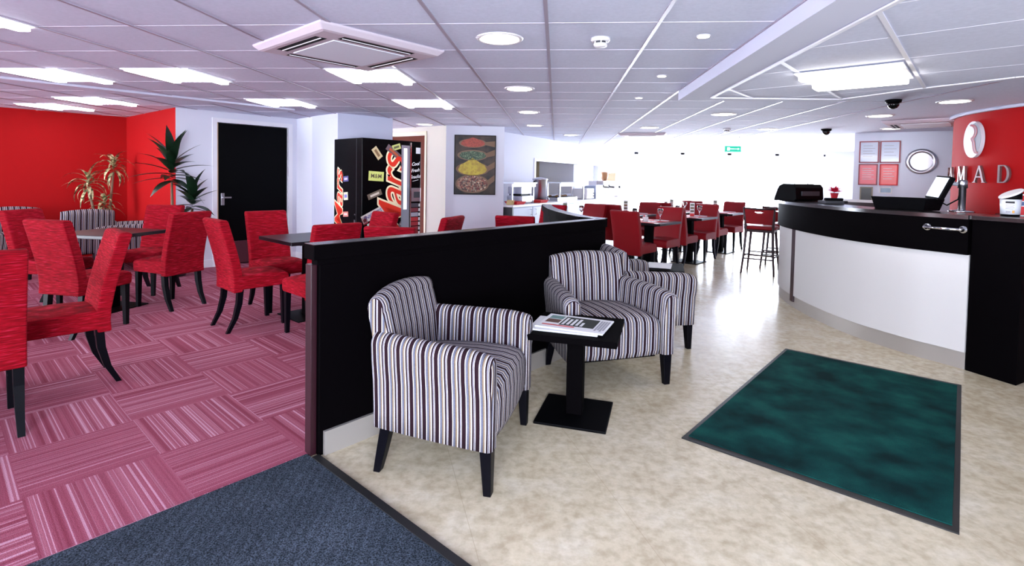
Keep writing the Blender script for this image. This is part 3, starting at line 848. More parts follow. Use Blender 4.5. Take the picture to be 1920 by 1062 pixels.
for i, (q, wh) in enumerate(TB):
    for sgn, side in ((-1, 'near side'), (1, 'far side')):
        p = q+P*(.17*sgn)+Q*.02; placemat(p.x, p.y, -A, 'red placemat, %s, %s' % (side, wh))
        p = q+P*(.18*sgn)+Q*.10; napkin(p.x, p.y, -A+PI/2, 'white napkin roll, %s, %s' % (side, wh))
        p = q+P*(.13*sgn)-Q*.02
        if i in (0, 1, 2, 5): p = p+(Q*.12 if sgn > 0 else -Q*.14); wineglass(p.x, p.y, 'stemmed glass, %s, %s' % (side, wh))
    if i != 1:
        p = q-P*.02-Q*.10
        if i == 2: p = q-P*.02+Q*.04
        menu(p.x, p.y, fac(V2(.15, 1)), 'tall picture menu card standing '+wh)
    if i in (1, 2, 5):
        p = q+Q*-.06+P*.0+(V2(-.12, .05) if i == 2 else V2(0, 0)); cruet(p.x, p.y, 'white pot of sachets '+wh)

# ---- bar stools
def make_stool():
    o = empty('bar_stool', (0, 0, 0), 0, 'x', 'bar stool', 'red and dark wood bar stools')
    secs = []
    for k, z in ((.93, .64), (1, .652), (1, .672), (.94, .686), (.6, .692)):
        secs.append([(x*k, y*k, z) for x, y in rrect(.42, .40, .07)])
    MB().loft(secs).build('seat', red_vinyl, o)
    MB().box(-.185, .185, -.175, .175, .60, .64).build('seat_frame', wine_wood, o, .006)
    for sx in (-1, 1):
        MB().tube([(sx*.165, .155, .62), (sx*.19, .185, .3), (sx*.215, .215, 0)], [.019, .017, .013]).build('leg', wine_wood, o)
        MB().tube([(sx*.20, -.235, .955), (sx*.188, -.205, .80), (sx*.175, -.17, .62), (sx*.19, -.195, .3), (sx*.215, -.235, 0)], [.014, .018, .020, .017, .013]).build('leg', wine_wood, o)
    for z, k in ((.22, 1), (.28, 1)):
        a = .19+.02*(1-z/.3)
        MB().tube([(-a, .195, z), (a, .195, z)], .010).build('foot_rail', chrome if z < .25 else wine_wood, o)
        MB().tube([(-a, -.205, z), (a, -.205, z)], .010).build('foot_rail', wine_wood, o)
    for sx in (-1, 1): MB().tube([(sx*.198, -.2, .25), (sx*.198, .195, .25)], .010).build('foot_rail', wine_wood, o)
    outer = [(-.19, -.105), (.19, -.105), (.197, .10)]+[(.197, .125), (-.197, .125), (-.197, .10)]
    hole = ell(0, .075, .06, .022, 16, 0, PI, 2*PI)
    me = curve_mesh([outer, hole], .009)
    M = frameM((0, -.212, .825), (1, 0, 0), (0, -.18, .984), (0, .984, .18))
    add_mesh('back_panel', me, red_vinyl, o, M)
    MB().tube([(-.2, -.235, .945), (0, -.245, .935), (.2, -.235, .945)], .013).build('top_rail', wine_wood, o)
    return o
st = make_stool()
st.location = (2.98, 7.88, 0); st.rotation_euler = (0, 0, fac(V2(.50, .86))); st['label'] = 'bar stool in front, back to the camera, beside the counter end'
dup(st, (3.42, 8.35, 0), fac(V2(.50, .86)), 'bar stool behind the first, mostly hidden by the counter')

# ================================================================ RECEPTION COUNTER
rec = empty('reception_counter', (0, 0, 0), 0, 'curved reception counter with black fascia and white front panels', 'counter')
F = [V2(2.955, 4.0), V2(2.867, 4.148), V2(2.776, 4.29), V2(2.695, 4.473), V2(2.615, 4.69), V2(2.555, 4.98), V2(2.53, 5.28), V2(2.525, 5.58), V2(2.54, 5.90), V2(2.575, 6.15), V2(2.64, 6.40), V2(2.75, 6.62), V2(2.92, 6.78), V2(3.15, 6.86), V2(3.45, 6.87)]
def normals(pts):
    out = []
    for i in range(len(pts)):
        a = pts[max(i-1, 0)]; b = pts[min(i+1, len(pts)-1)]; t_ = (b-a).normalized(); out.append(V2(-t_.y, t_.x))   # towards the room
    return out
def smoothpts(pts, n=4):
    out = []
    for i in range(len(pts)-1):
        p0, p1, p2, p3 = pts[max(i-1, 0)], pts[i], pts[i+1], pts[min(i+2, len(pts)-1)]
        for k in range(n):
            t_ = k/n
            out.append(.5*((2*p1)+(p2-p0)*t_+(2*p0-5*p1+4*p2-p3)*t_*t_+(3*p1-p0-3*p2+p3)*t_**3))
    out.append(pts[-1]); return out
FS = smoothpts(F); FN = normals(FS)
def band(i0, i1, o0, o1, z0, z1):
    secs = []
    for i in range(i0, i1+1):
        a = FS[i]+FN[i]*o0; b = FS[i]+FN[i]*o1
        secs.append([(a.x, a.y, z0), (b.x, b.y, z0), (b.x, b.y, z1), (a.x, a.y, z1)])
    mb = MB(); n = len(secs)
    vs_ = [p for q in secs for p in q]; 
    for k in range(4):
        mb.add(vs_, [(4*i+k, 4*i+(k+1) % 4, 4*i+4+(k+1) % 4, 4*i+4+k) for i in range(n-1)], True)
    mb.add(secs[0], [(3, 2, 1, 0)]); mb.add(secs[-1], [(0, 1, 2, 3)])
    # split flat shading between the four sides
    return mb
NF = len(FS)-1
def bb(mb, name, m, parent=rec):
    o = mb.build(name, m, parent, fix=False)
    bm = bmesh.new(); bm.from_mesh(o.data); bmesh.ops.recalc_face_normals(bm, faces=bm.faces); bm.to_mesh(o.data); bm.free(); return o
bb(band(0, NF, -.03, .0, 0, .125), 'kick_board', alu)
istrip = 8*4-2
bb(band(0, istrip, -.02, .012, .125, .83), 'front_panel', cream)
bb(band(istrip, istrip+1, -.02, .016, .06, .83), 'upright_strip', wine_wood)
bb(band(istrip+1, NF, -.02, .012, .125, .83), 'front_panel', cream)
bb(band(0, NF, -.02, .035, .83, 1.085), 'fascia', black_wood)
bb(band(0, NF, -.33, .045, 1.085, 1.115), 'counter_top', mat('counter_top', lin=(.02, .016, .018), rough=.2, spec=.7))
bb(band(0, NF, -.06, -.02, 0, 1.085), 'back_panel', black_wood)
b0, b1 = V2(2.952, 3.99), V2(3.073, 3.719); be = (b1-b0).normalized(); bo = V2(-be.y, be.x)*-1
bdir = V2(.84, .54)
MB().prism([b0, b1, b1+bdir*.55, b0+bdir*.55], 0, 1.085).build('end_block', black_wood, rec, .003)
MB().prism([b0-be*.02-bdir*.02, b1+be*.02-bdir*.02, b1+be*.02+bdir*.58, b0+bdir*.58], 1.085, 1.115).build('end_top', MATS['counter_top'], rec, .003)
MB().prism([b1+bdir*.55, b1+bdir*2.2, b1+bdir*2.2+V2(-.05, .1)*1, b1+bdir*.55+V2(-.05, .1)], 0, 1.085).build('side_panel', black_wood, rec)
MB().prism([b1+bdir*.5+be*.02, b1+bdir*2.2+be*.02, b1+bdir*2.2-be*.35, b1+bdir*.5-be*.35], 1.085, 1.115).build('side_top', MATS['counter_top'], rec)
# inner desk, lower
dk = []
for i in range(0, NF+1, 3): dk.append(FS[i]-FN[i]*.08)
for i in range(NF, -1, -3): dk.append(FS[i]-FN[i]*.75)
MB().prism(dk, .72, .75).build('inner_desk', wine_wood, rec)
# chrome handle on the fascia
hd = empty('grab_rail', (0, 0, 0), 0, 'chrome grab rail fixed to the black counter fascia', 'grab rail')
ih0, ih1 = 5, 1
pA = FS[ih0]+FN[ih0]*.035; pB = FS[ih1]+FN[ih1]*.035
hv = (pB-pA)
nA_ = (FN[ih0]+FN[ih1]).normalized()
hz_ = 1.01
pa, pb = V2(2.742+.0, 4.26), V2(2.90, 3.99)
def near_face(p):
    i = min(range(len(FS)), key=lambda k: (FS[k]-p).length); return i
ia, ib = 6, 1
pa, pb = FS[ia]+FN[ia]*.035, FS[ib]+FN[ib]*.035
nn_ = (FN[ia]+FN[ib]).normalized()
for p in (pa, pb):
    M = Matrix.Translation((p.x, p.y, hz_)) @ Vector((nn_.x, nn_.y, 0)).to_track_quat('Z', 'Y').to_matrix().to_4x4()
    MB().lathe([(.030, 0), (.030, .006), (.022, .012), (.013, .018), (.012, .05), (.0, .056)], n=20, M=M).build('rose', chrome, hd)
q1, q2 = pa+nn_*.045, pb+nn_*.045
MB().tube([(q1.x, q1.y, hz_), (q2.x, q2.y, hz_)], .0105, 14).build('rail', chrome, hd)

# things on the counter
CT = 1.115
o = empty('card_terminal', (2.82, 6.35, CT), fac(V2(-.5, .85)), 'bulky black printer on the far end of the reception counter', 'printer')
prof = [(-.10, 0), (-.125, .02), (-.115, .15), (-.09, .19), (.05, .195), (.10, .17), (.15, .03), (.155, 0)]
MB().loft([[(x, y, z) for y, z in prof] for x in (-.24, -.235, .235, .24)], False).build('body', black_matt, o, .012)
MB().box(-.15, .15, -.135, -.12, .06, .11).build('paper_slot', dark_grey, o)
MB().tube([(.2, .05, .19), (.27, .1, .12), (.33, .12, .01)], .012).build('paper_arm', black_matt, o)
o.name = 'printer'
o = empty('telephone', (2.80, 5.62, CT), fac(V2(-1, .1)), 'dark grey telephone keypad lying on the counter', 'telephone')
MB().box(-.10, .10, -.09, .09, 0, .03).build('body', dark_grey, o, .008)
MB().box(-.09, -.04, -.085, .085, .032, .06).build('handset', black_matt, o, .01)
kp = MB()
for a in range(3):
    for b in range(4): kp.box(-.01+a*.03, .012+a*.03, -.06+b*.03, -.04+b*.03, .03, .035)
kp.build('keypad', grey_plastic, o)
# document tray
i_ = 10; pt = FS[i_]-FN[i_]*.12
tz = fac(FN[i_])
o = empty('document_tray', (2.94, 4.68, CT), fac(V2(-.84, -.45)), 'long black wedge-shaped tray on the counter below the monitor', 'tray')
secs = []
for x, k in ((-.19, 1), (.19, 1)):
    secs.append([(x*1.0, -.11, 0), (x*1.0, .11, 0), (x*1.13, .13, .105), (x*1.13, -.13, .095)])
MB().loft(secs, False).build('tray_body', black_matt, o, .004)
MB().box(-.2, .2, -.12, .12, .094, .101).build('tray_inlay', dark_grey, o)
# monitor on arm
o = empty('monitor', (3.21, 4.45, CT), 0, 'small tilted touch monitor on a silver pole mount', 'monitor')
MB().lathe([(.085, 0), (.085, .008), (.05, .014), (.026, .02), (.022, .022)]).build('base', chrome, o)
MB().lathe([(.024, .02), (.024, .19), (.032, .19), (.032, .245), (.022, .255), (0, .256)]).build('pole', steel, o)
MB().tube([(0, 0, .215), (-.05, .035, .225), (-.09, .06, .215)], .016).build('arm', grey_plastic, o)
nz = Vector((-.80, .10, .34)).normalized(); uy = Vector((.34, -.10, .92)); uy = (uy-nz*uy.dot(nz)).normalized(); ux_ = uy.cross(nz)
M = frameM(Vector((-.12, .085, .19)), ux_, uy, nz)
MB().box(-.105, .105, -.10, .10, -.03, .010, M).build('casing', black_matt, o, .008)
MB().box(-.092, .092, -.085, .085, .010, .012, M).build('screen', mat('screen_white', (215, 220, 232), .25, emit=(.8, .85, 1), es=.7), o)
MB().tube([(-.01, .01, .19), (-.03, .0, .10), (-.09, .03, .05), (-.13, .06, .08)], .006).build('cable', black_matt, o)
# charity tin
o = empty('charity_tin', (3.20, 3.99, CT), fac(V2(-.62, -.78)), 'white cylindrical collection tin with slanted lid', 'collection tin')
MB().lathe([(.052, .012), (.058, .12)], n=28).build('label_wrap', mat('tin_white', (214, 216, 224), .35), o)
MB().lathe([(.050, 0), (.053, .014)], n=28).build('base_ring', black_matt, o)
sl = []
for z, tlt in ((.12, 0), (.135, 1)):
    sl.append([(.060*math.cos(k*2*PI/28), .060*math.sin(k*2*PI/28), .12 if not tlt else .152+.030*math.cos(k*2*PI/28+2.6)) for k in range(28)])
MB().loft(sl).build('collar', black_matt, o)
lid = []
for dz, k_ in ((0, 1.08), (.009, 1.1), (.014, 1.0)):
    lid.append([(.060*k_*math.cos(k*2*PI/28), .060*k_*math.sin(k*2*PI/28), dz+.153+.030*k_*math.cos(k*2*PI/28+2.6)) for k in range(28)])
MB().loft(lid).build('lid', white_plastic, o)
pr = MB()
def wraprow(z0, z1, a0_, a1_, rad=.0575):
    n = 8; r0 = .052+(.058-.052)*(z0-.012)/.108+.0006; r1 = .052+(.058-.052)*(z1-.012)/.108+.0006
    vs_ = []
    for k in range(n+1):
        a = a0_+(a1_-a0_)*k/n
        vs_ += [(r0*math.cos(a), r0*math.sin(a), z0), (r1*math.cos(a), r1*math.sin(a), z1)]
    pr.add(vs_, [(2*k, 2*k+2, 2*k+3, 2*k+1) for k in range(n)], True)
pr.use(ink); wraprow(.092, .106, 1.1, 1.95)
pr.use(grey_plastic)
for k in range(4): wraprow(.078-k*.009, .082-k*.009, 1.1, 1.95-.1*(k % 2))
pr.use(mat('orange_ink', (206, 150, 70), .5)); wraprow(.024, .042, 1.75, 2.0)
pr.use(grey_plastic); wraprow(.026, .038, 1.15, 1.6)
pr.build('label_print', None, o, fix=False)
o = empty('leaflet_stand', (3.32, 3.98, CT), fac(V2(-.55, -.83)), 'red and white leaflet in a leaning holder at the right edge', 'leaflet stand')
M = Matrix.Rotation(math.radians(14), 4, 'X')
MB().box(-.07, .07, 0, .006, 0, .16, M).build('backing', paper, o)
MB().box(-.062, .062, .006, .007, .008, .07, M).box(-.062, .062, .006, .007, .11, .15, M).build('red_print', red_ink, o)
MB().box(-.055, .055, .0065, .0075, .076, .104, M).build('photo_print', mat('leaf_blue', (70, 88, 130), .5), o)
MB().box(-.07, .07, -.05, .02, 0, .004).build('foot', clear, o)

# back desk with poinsettia
o = empty('back_desk', (4.20, 7.95, 0), fac(V2(-.6, -.8)), 'dark red back desk behind the reception counter', 'desk')
MB().box(-.5, .3, -.2, .2, 1.06, 1.09).build('desk_top', white_plastic, o, .004)
MB().box(-.48, .28, -.18, .18, 0, 1.06).build('cabinet', wine_wood, o)
po = empty('poinsettia', (4.02, 7.98, 1.09), 0, 'red flower in a small red pot on the back desk', 'potted plant')
MB().lathe([(.035, 0), (.055, .09), (.058, .09), (.05, .085), (0, .08)]).build('pot', mat('red_pot', (205, 36, 52), .4), po)
fl = MB(); rnd = random.Random(5)
for k in range(22):
    a = k*2.4; el = .15+.9*rnd.random(); L = .09+.04*rnd.random()
    dv = Vector((math.cos(a)*math.cos(el), math.sin(a)*math.cos(el), math.sin(el))); s_ = Vector((-math.sin(a), math.cos(a), 0))*.022; b_ = Vector((0, 0, .10))
    fl.add([b_, b_+dv*L*.5+s_, b_+dv*L+Vector((0, 0, -.01)), b_+dv*L*.5-s_, b_+dv*L*.5+Vector((0, 0, .008))], [(0, 1, 4), (1, 2, 4), (2, 3, 4), (3, 0, 4)], True)
fl.build('petals', mat('petal_red', (214, 20, 60), .6), po, fix=False)
lf = MB()
for k in range(5):
    a = k*1.26+.4; dv = Vector((math.cos(a), math.sin(a), .1)); s_ = Vector((-math.sin(a), math.cos(a), 0))*.02; b_ = Vector((0, 0, .09))
    lf.add([b_, b_+dv*.06+s_, b_+dv*.12, b_+dv*.06-s_], [(0, 1, 2, 3)])
lf.build('leaves', mat('leaf_green', (28, 60, 34), .5), po, fix=False)

# ---- wall things behind reception
KN = V2(-kn.x, -kn.y)
def kw(s_, z, out): p = K0+ke*s_+KN*out; return Vector((p.x, p.y, z))
kM = lambda s_, z, out: frameM(kw(s_, z, out), Vector((ke.x, ke.y, 0)), Vector((0, 0, 1)), Vector((KN.x, KN.y, 0)))
def certificate(s0, s1, z0, z1, label, frame_m, sheet_m, lines, dark=False):
    o = empty('framed_certificate', kw((s0+s1)/2, z0, 0), 0, label, 'picture frame', 'framed notices behind reception')
    inv = Matrix.Translation(-Vector(o.location))
    M = inv @ kM((s0+s1)/2, (z0+z1)/2, 0); w_, h_ = (s1-s0)/2, (z1-z0)/2
    fr = MB(); t_ = .018
    for b in ((-w_, w_, -h_, -h_+t_), (-w_, w_, h_-t_, h_), (-w_, -w_+t_, -h_, h_), (w_-t_, w_, -h_, h_)): fr.box(b[0], b[1], b[2], b[3], 0, .02, M)
    fr.build('frame', frame_m, o)
    MB().box(-w_+t_, w_-t_, -h_+t_, h_-t_, .002, .010, M).build('sheet', sheet_m, o)
    if lines:
        ln = MB()
        for k in range(lines): 
            z = h_*.55-k*(h_*1.2/lines); ln.box(-w_*.6, w_*(.6 if k % 2 else .35), z, z+.008, .010, .0115, M)
        ln.build('print', grey_plastic if not dark else paper, o)
    return o
gs = mat('glazed_sheet', (196, 204, 222), .12, coat=.5); ps = mat('pink_sheet', (214, 80, 92), .3); frm = mat('burgundy_frame', (130, 22, 40), .4)
certificate(.07, .345, 1.67, 2.03, 'burgundy-framed certificate, top left of the group', frm, gs, 5)
certificate(.355, .63, 1.67, 2.03, 'burgundy-framed certificate, top right of the group', frm, gs, 4)
certificate(.07, .335, 1.30, 1.65, 'pink notice with white text, lower left of the framed group', frm, ps, 6, True)
certificate(.36, .61, 1.30, 1.65, 'bright red notice, lower right of the framed group', red_ink, mat('red_sheet', (222, 66, 62), .3), 5, True)
certificate(.10, .28, 1.02, 1.27, 'dark photo print in portrait format below the red frames', mat('gold_dark', (120, 108, 84), .4), mat('dark_photo', (38, 30, 22), .3), 0)
certificate(.365, .54, 1.165, 1.275, 'small blue-grey photo print below the bright red notice', paper, mat('blue_photo', (120, 140, 160), .3), 0)
certificate(.36, .535, 1.02, 1.12, 'small dark brown print at the bottom right of the group', paper, mat('dark_brown', (40, 14, 14), .3), 0)
ck = empty('wall_clock', kw(.90, 1.69, 0), 0, 'round silver-rimmed wall clock beside the red curved wall', 'clock')
M = Matrix.Translation(-Vector(ck.location)) @ kM(.90, 1.69, 0)
MB().lathe([(.19, 0), (.205, .015), (.20, .04), (.175, .052), (.15, .045), (.14, .03)], n=48, M=M).build('rim', steel, ck)
MB().lathe([(.145, .004), (.145, .022)], n=48, M=M).build('face', mat('clock_face', (214, 232, 228), .4), ck)
mk = MB()
for k in range(12): mk.box(-.003, .003, .11, .135, .022, .0235, M @ Matrix.Rotation(k*PI/6, 4, 'Z'))
mk.build('hour_marks', grey_plastic, ck)
MB().box(-.004, .004, -.01, .07, .024, .0255, M @ Matrix.Rotation(.5, 4, 'Z')).box(-.003, .003, -.01, .10, .026, .027, M @ Matrix.Rotation(-1.9, 4, 'Z')).build('hands', dark_grey, ck)

# ---- lettering and emblem on the red wall
letter_m = mat('letter_steel', (150, 132, 132), .35, .7)
def glyph(ch):
    s = .19  # cap height
    def bar(x0, y0, x1, y1, w_):
        return [(x0-w_/2, y0), (x0+w_/2, y0), (x1+w_/2, y1), (x1-w_/2, y1)]
    def serif(x, y, w_=.05): return [(x-w_/2, y), (x+w_/2, y), (x+w_/2, y+.008), (x-w_/2, y+.008)]
    L = []
    if ch == 'A':
        L = [bar(-.068, 0, .0, s, .017), bar(.068, 0, -.002, s, .028), [(-.045, .058), (.045, .058), (.045, .070), (-.045, .070)], serif(-.07, 0, .046), serif(.07, 0, .05)]
    if ch == 'M':
        L = [bar(-.075, 0, -.062, s, .014), bar(.075, 0, .062, s, .026), bar(.0, .02, -.062, s, .026), bar(.0, .02, .062, s, .014), serif(-.078, 0, .045), serif(.078, 0, .05)]
    if ch == 'D':
        o_ = [(-.06, 0)]+[(.0+.068*math.cos(a), s/2+s/2*math.sin(a)) for a in [(-90+k*15)*PI/180 for k in range(13)]]+[(-.06, s)]
        i_ = [(-.036, .012)]+[(-.005+.047*math.cos(a), s/2+(s/2-.012)*math.sin(a)) for a in [(-90+k*15)*PI/180 for k in range(13)]]+[(-.036, s-.012)]
        return [o_, i_[::-1]]
    if ch == 'R':
        o_ = [(-.05, s*.45)]+[(.0+.05*math.cos(a), s*.725+s*.275*math.sin(a)) for a in [(-90+k*18)*PI/180 for k in range(11)]]+[(-.05, s)]
        i_ = [(-.028, s*.45+.012)]+[(-.002+.030*math.cos(a), s*.725+(s*.275-.012)*math.sin(a)) for a in [(-90+k*18)*PI/180 for k in range(11)]]+[(-.028, s-.012)]
        L = ['R', o_, i_[::-1], bar(-.04, 0, -.04, s*.46, .024), bar(.06, 0, .0, s*.46, .028), serif(-.04, 0, .045)]
    return L
def wall_pt(th, z, out):
    a = math.radians(th); return Vector((rc.x+(rr_+out)*math.cos(a), rc.y+(rr_+out)*math.sin(a), z))
def wallM(th, z, out):
    a = math.radians(th); n_ = Vector((math.cos(a), math.sin(a), 0)); ux = Vector((-math.sin(a), math.cos(a), 0))*-1
    # text reads left to right for a viewer outside: x axis = up x normal
    ux = Vector((0, 0, 1)).cross(n_)
    return frameM(wall_pt(th, z, out), ux, Vector((0, 0, 1)), n_)
sign = empty('hotel_name_sign', wall_pt(180, 1.35, 0), 0, 'raised metal letters on the curved red wall', 'sign')
for ch, th in (('R', 145.6), ('A', 155.2), ('M', 166.2), ('A', 176.7), ('D', 186.6), ('A', 196.6)):
    g = glyph(ch); M = Matrix.Translation(-Vector(sign.location)) @ wallM(th, 1.358, .022)
    grp = []
    if ch == 'D': grp = [curve_mesh(g, .012)]
    elif ch == 'R': grp = [curve_mesh(g[1:3], .012)]+[curve_mesh([s_], .012) for s_ in g[3:]]
    else: grp = [curve_mesh([s_], .012) for s_ in g]
    bm = bmesh.new()
    for me in grp: bm.from_mesh(me)
    me = bpy.data.meshes.new('letter'); bm.to_mesh(me); bm.free()
    add_mesh('letter', me, letter_m, sign, M)
emb = empty('wall_emblem', wall_pt(172.8, 1.845, 0), 0, 'oval white emblem with a curling stroke on the curved red wall', 'sign')
M = Matrix.Translation(-Vector(emb.location)) @ wallM(172.8, 1.845, .02)
oa, ob = .155, .205
def ov(n=56): return ell(0, 0, oa, ob, n)
add_mesh('disc', curve_mesh([ov()], .018), mat('emblem_white', (220, 220, 228), .4), emb, M)
# the stroke: follows a bulging bowl then a sweeping leg, in three nested bands
def spath(dx):
    return [(-.045+dx*.6, .165), (.0+dx, .150), (.035+dx, .115), (.040+dx, .07), (.015+dx, .03), (-.015+dx, .01), (.008+dx, -.03), (.02+dx, -.08), (.035+dx, -.125), (.065+dx*.8, -.155), (.10+dx*.3, -.148)]
def clipo(p, k=.99):
    r_ = math.hypot(p[0]/oa, p[1]/ob)
    return p if r_ < k else (p[0]*k/r_, p[1]*k/r_)
def spl(pts, n=5): return [(p.x, p.y) for p in smoothpts([V2(*p) for p in pts], n)]
def ribbon(pts, w_):
    pts = [V2(*clipo(p)) for p in pts]; L_, R_ = [], []
    for i, p in enumerate(pts):
        t_ = (pts[min(i+1, len(pts)-1)]-pts[max(i-1, 0)]).normalized(); n_ = V2(-t_.y, t_.x)*w_
        L_.append(p+n_); R_.append(p-n_)
    return [(q.x, q.y) for q in L_]+[(q.x, q.y) for q in R_[::-1]]
# grey right-hand field
right = [clipo(p) for p in spl(spath(.035))]+[clipo((oa*math.cos(a), ob*math.sin(a)), .97) for a in [(-40+k*10)*PI/180 for k in range(12)]]
add_mesh('grey_field', curve_mesh([right], .001), mat('emblem_grey', (128, 124, 136), .5), emb, M @ Matrix.Translation((0, 0, .0195)))
add_mesh('middle_band', curve_mesh([ribbon(spl(spath(.018)), .012)], .001), mat('emblem_band', (150, 120, 134), .5), emb, M @ Matrix.Translation((0, 0, .021)))
for dx, w_ in ((.0, .0055), (.036, .009)):
    add_mesh('red_line', curve_mesh([ribbon(spl(spath(dx)), w_)], .001), mat('emblem_red', (150, 14, 34), .4), emb, M @ Matrix.Translation((0, 0, .0225)))

# ================================================================ VENDING MACHINE
M0 = V2(-2.37, 6.25)
vm = empty('vending_machine', (M0.x, M0.y, 0), 0, 'tall black vending machine with red script and snack graphics on two sides', 'vending machine')
def vl(p, q, z): v = P*p-Q*q; return Vector((v.x, v.y, z))   # p along the front face, q back along the left face
MB().prism([(vl(0, 0, 0).x, vl(0, 0, 0).y), (vl(.90, 0, 0).x, vl(.90, 0, 0).y), (vl(.90, .66, 0).x, vl(.90, .66, 0).y), (vl(0, .66, 0).x, vl(0, .66, 0).y)], .04, 1.78).build('cabinet', mat('machine_black', lin=(.0015, .0015, .002), rough=.25, spec=.08), vm, .006)
# front plane: local x along P, up z, normal +Q
fM = lambda p, z, out: frameM((vl(p, -out, z)), Vector((P.x, P.y, 0)), Vector((0, 0, 1)), Vector((Q.x, Q.y, 0)))
# left plane: viewer sees -P face; x to the right for the viewer is +Q, normal -P
lM = lambda q, z, out: frameM(Vector((vl(0, q, z).x-P.x*out, vl(0, q, z).y-P.y*out, z)), Vector((Q.x, Q.y, 0)), Vector((0, 0, 1)), Vector((-P.x, -P.y, 0)))
mars_red = mat('script_red', (214, 44, 22), .4); mars_cream = mat('script_cream', (250, 236, 196), .4)
R90 = Matrix.Rotation(PI/2, 4, 'Z')
def script(Mf, p, z, size, stretch, name):
    for off, mm, out in ((.022, mars_cream, .0015), (.002, mars_red, .003)):
        me = text_mesh('Mars', size, .35, off*size/.5, .0005, 'CENTER', .95)
        S = Matrix.Diagonal((stretch, 1, 1, 1))
        add_mesh(name+('_outline' if mm is mars_cream else ''), me, mm, vm, Mf(p, z, out) @ R90 @ S)
script(fM, .455, 1.02, .56, 1.02, 'script_lettering')
script(lM, .53, .98, .27, 1.5, 'script_lettering')
def bar_graphic(Mf, p, z, rz, w_, h_, c1, c2, txt=None, shear=0):
    M = Mf(p, z, .001) @ Matrix.Rotation(rz, 4, 'Z')
    MB().box(-w_/2, w_/2, -h_/2, h_/2, 0, .0015, M).build('wrapper', mat('wrap_%d_%d_%d' % c1, c1, .4), vm)
    if txt:
        me = text_mesh(txt, h_*.62, shear, .0008, .0004); add_mesh('wrapper_text', me, mat('wrap_%d_%d_%d' % c2, c2, .4), vm, Mf(p, z, .0031) @ Matrix.Rotation(rz, 4, 'Z'))
    else:
        MB().box(-w_*.32, w_*.32, -h_*.2, h_*.2, .0015, .0026, M).build('wrapper_mark', mat('wrap_%d_%d_%d' % c2, c2, .4), vm)
bar_graphic(fM, .21, 1.60, -.9, .16, .085, (196, 178, 140), (120, 90, 60))
bar_graphic(fM, .20, 1.31, -.05, .22, .12, (206, 214, 120), (90, 80, 60), 'M&M', 0)
bar_graphic(fM, .18, 1.08, .35, .21, .07, (104, 92, 78), (214, 204, 190))
bar_graphic(fM, .155, .83, .42, .33, .10, (206, 200, 196), (60, 60, 140), 'SNICKERS', .1)
bar_graphic(fM, .04, .76, .42, .07, .10, (130, 30, 40), (90, 20, 30))
bar_graphic(fM, .14, .62, -1.2, .22, .06, (196, 224, 214), (230, 240, 236))
bar_graphic(fM, .46, 1.62, -.6, .25, .08, (96, 78, 84), (170, 80, 50))
bar_graphic(fM, .50, 1.69, .3, .13, .07, (190, 196, 120), (90, 90, 60))
bar_graphic(fM, .61, .72, .9, .17, .06, (110, 106, 110), (196, 196, 200))
bar_graphic(fM, .62, .42, .6, .16, .10, (206, 206, 130), (80, 80, 60))
bar_graphic(lM, .37, 1.27, .08, .12, .07, (70, 66, 120), (190, 186, 220))
bar_graphic(lM, .37, 1.05, .08, .10, .10, (206, 206, 180), (120, 120, 190))
bar_graphic(lM, .37, .82, .08, .12, .065, (206, 130, 120), (240, 220, 214))
bar_graphic(lM, .37, .60, .08, .13, .055, (186, 200, 214), (110, 130, 160))
# glazed window column, chrome edge, coin panel
MB().box(-.055, .075, -.62, .62, 0, .004, fM(.635, 1.10, .0005)).build('window_glass', mat('window_sheen', (150, 156, 170), .06, .3, spec=1), vm)
MB().box(.02, .07, -.40, .40, .004, .008, fM(.595, 1.28, .0005)).build('display_light', mat('display_light', (240, 244, 255), .3, emit=(.95, .97, 1), es=.9), vm)
MB().box(-.008, .008, -.86, .86, 0, .012, fM(.725, .90, .0005)).build('door_strip', chrome, vm)
for k, t_ in enumerate(('Cool', 'Fresh', 'Snacks')):
    add_mesh('slogan', text_mesh(t_, .062, .35, .0012, .0005), paper, vm, fM(.805, 1.48-k*.085, .002) @ Matrix.Rotation(.12, 4, 'Z'))
MB().box(-.05, .05, -.003, .003, 0, .001, fM(.81, 1.26, .001) @ Matrix.Rotation(.2, 4, 'Z')).build('slogan_underline', paper, vm)
MB().box(-.035, .035, -.04, .04, 0, .003, fM(.85, 1.66, .0005)).build('notice', paper, vm)
MB().box(-.075, .075, -.09, .09, 0, .008, fM(.82, 1.07, .0005)).build('coin_panel', steel, vm, .003)
MB().box(-.04, .06, -.05, .03, .008, .011, fM(.82, 1.08, .0005)).build('coin_slot', dark_grey, vm)
for k in range(8):
    c_ = [(70, 66, 76), (120, 50, 62), (160, 160, 172), (180, 50, 56), (150, 40, 50), (140, 40, 50), (180, 60, 60), (170, 90, 90)][k]
    MB().box(-.07, .045, -.026, .026, 0, .006, fM(.81, .93-k*.062, .0005)).build('product_button', mat('btn_%d' % k, c_, .4), vm)
    MB().box(.055, .075, -.02, .02, 0, .006, fM(.81, .93-k*.062, .0005)).build('button_light', paper, vm)
MB().box(-.012, .006, -.05, .0, 0, .01, lM(.155, .76, .0005)).box(-.008, .004, .06, .075, 0, .006, lM(.155, .76, .0005)).build('door_lock', steel, vm)
MB().box(-.33, .33, -.02, .02, -.002, .002, lM(.33, .06, 0)).build('plinth', black_matt, vm)
MB().box(-.003, .003, -.85, .85, 0, .003, lM(.125, .92, .0005)).build('door_seam', dark_grey, vm)

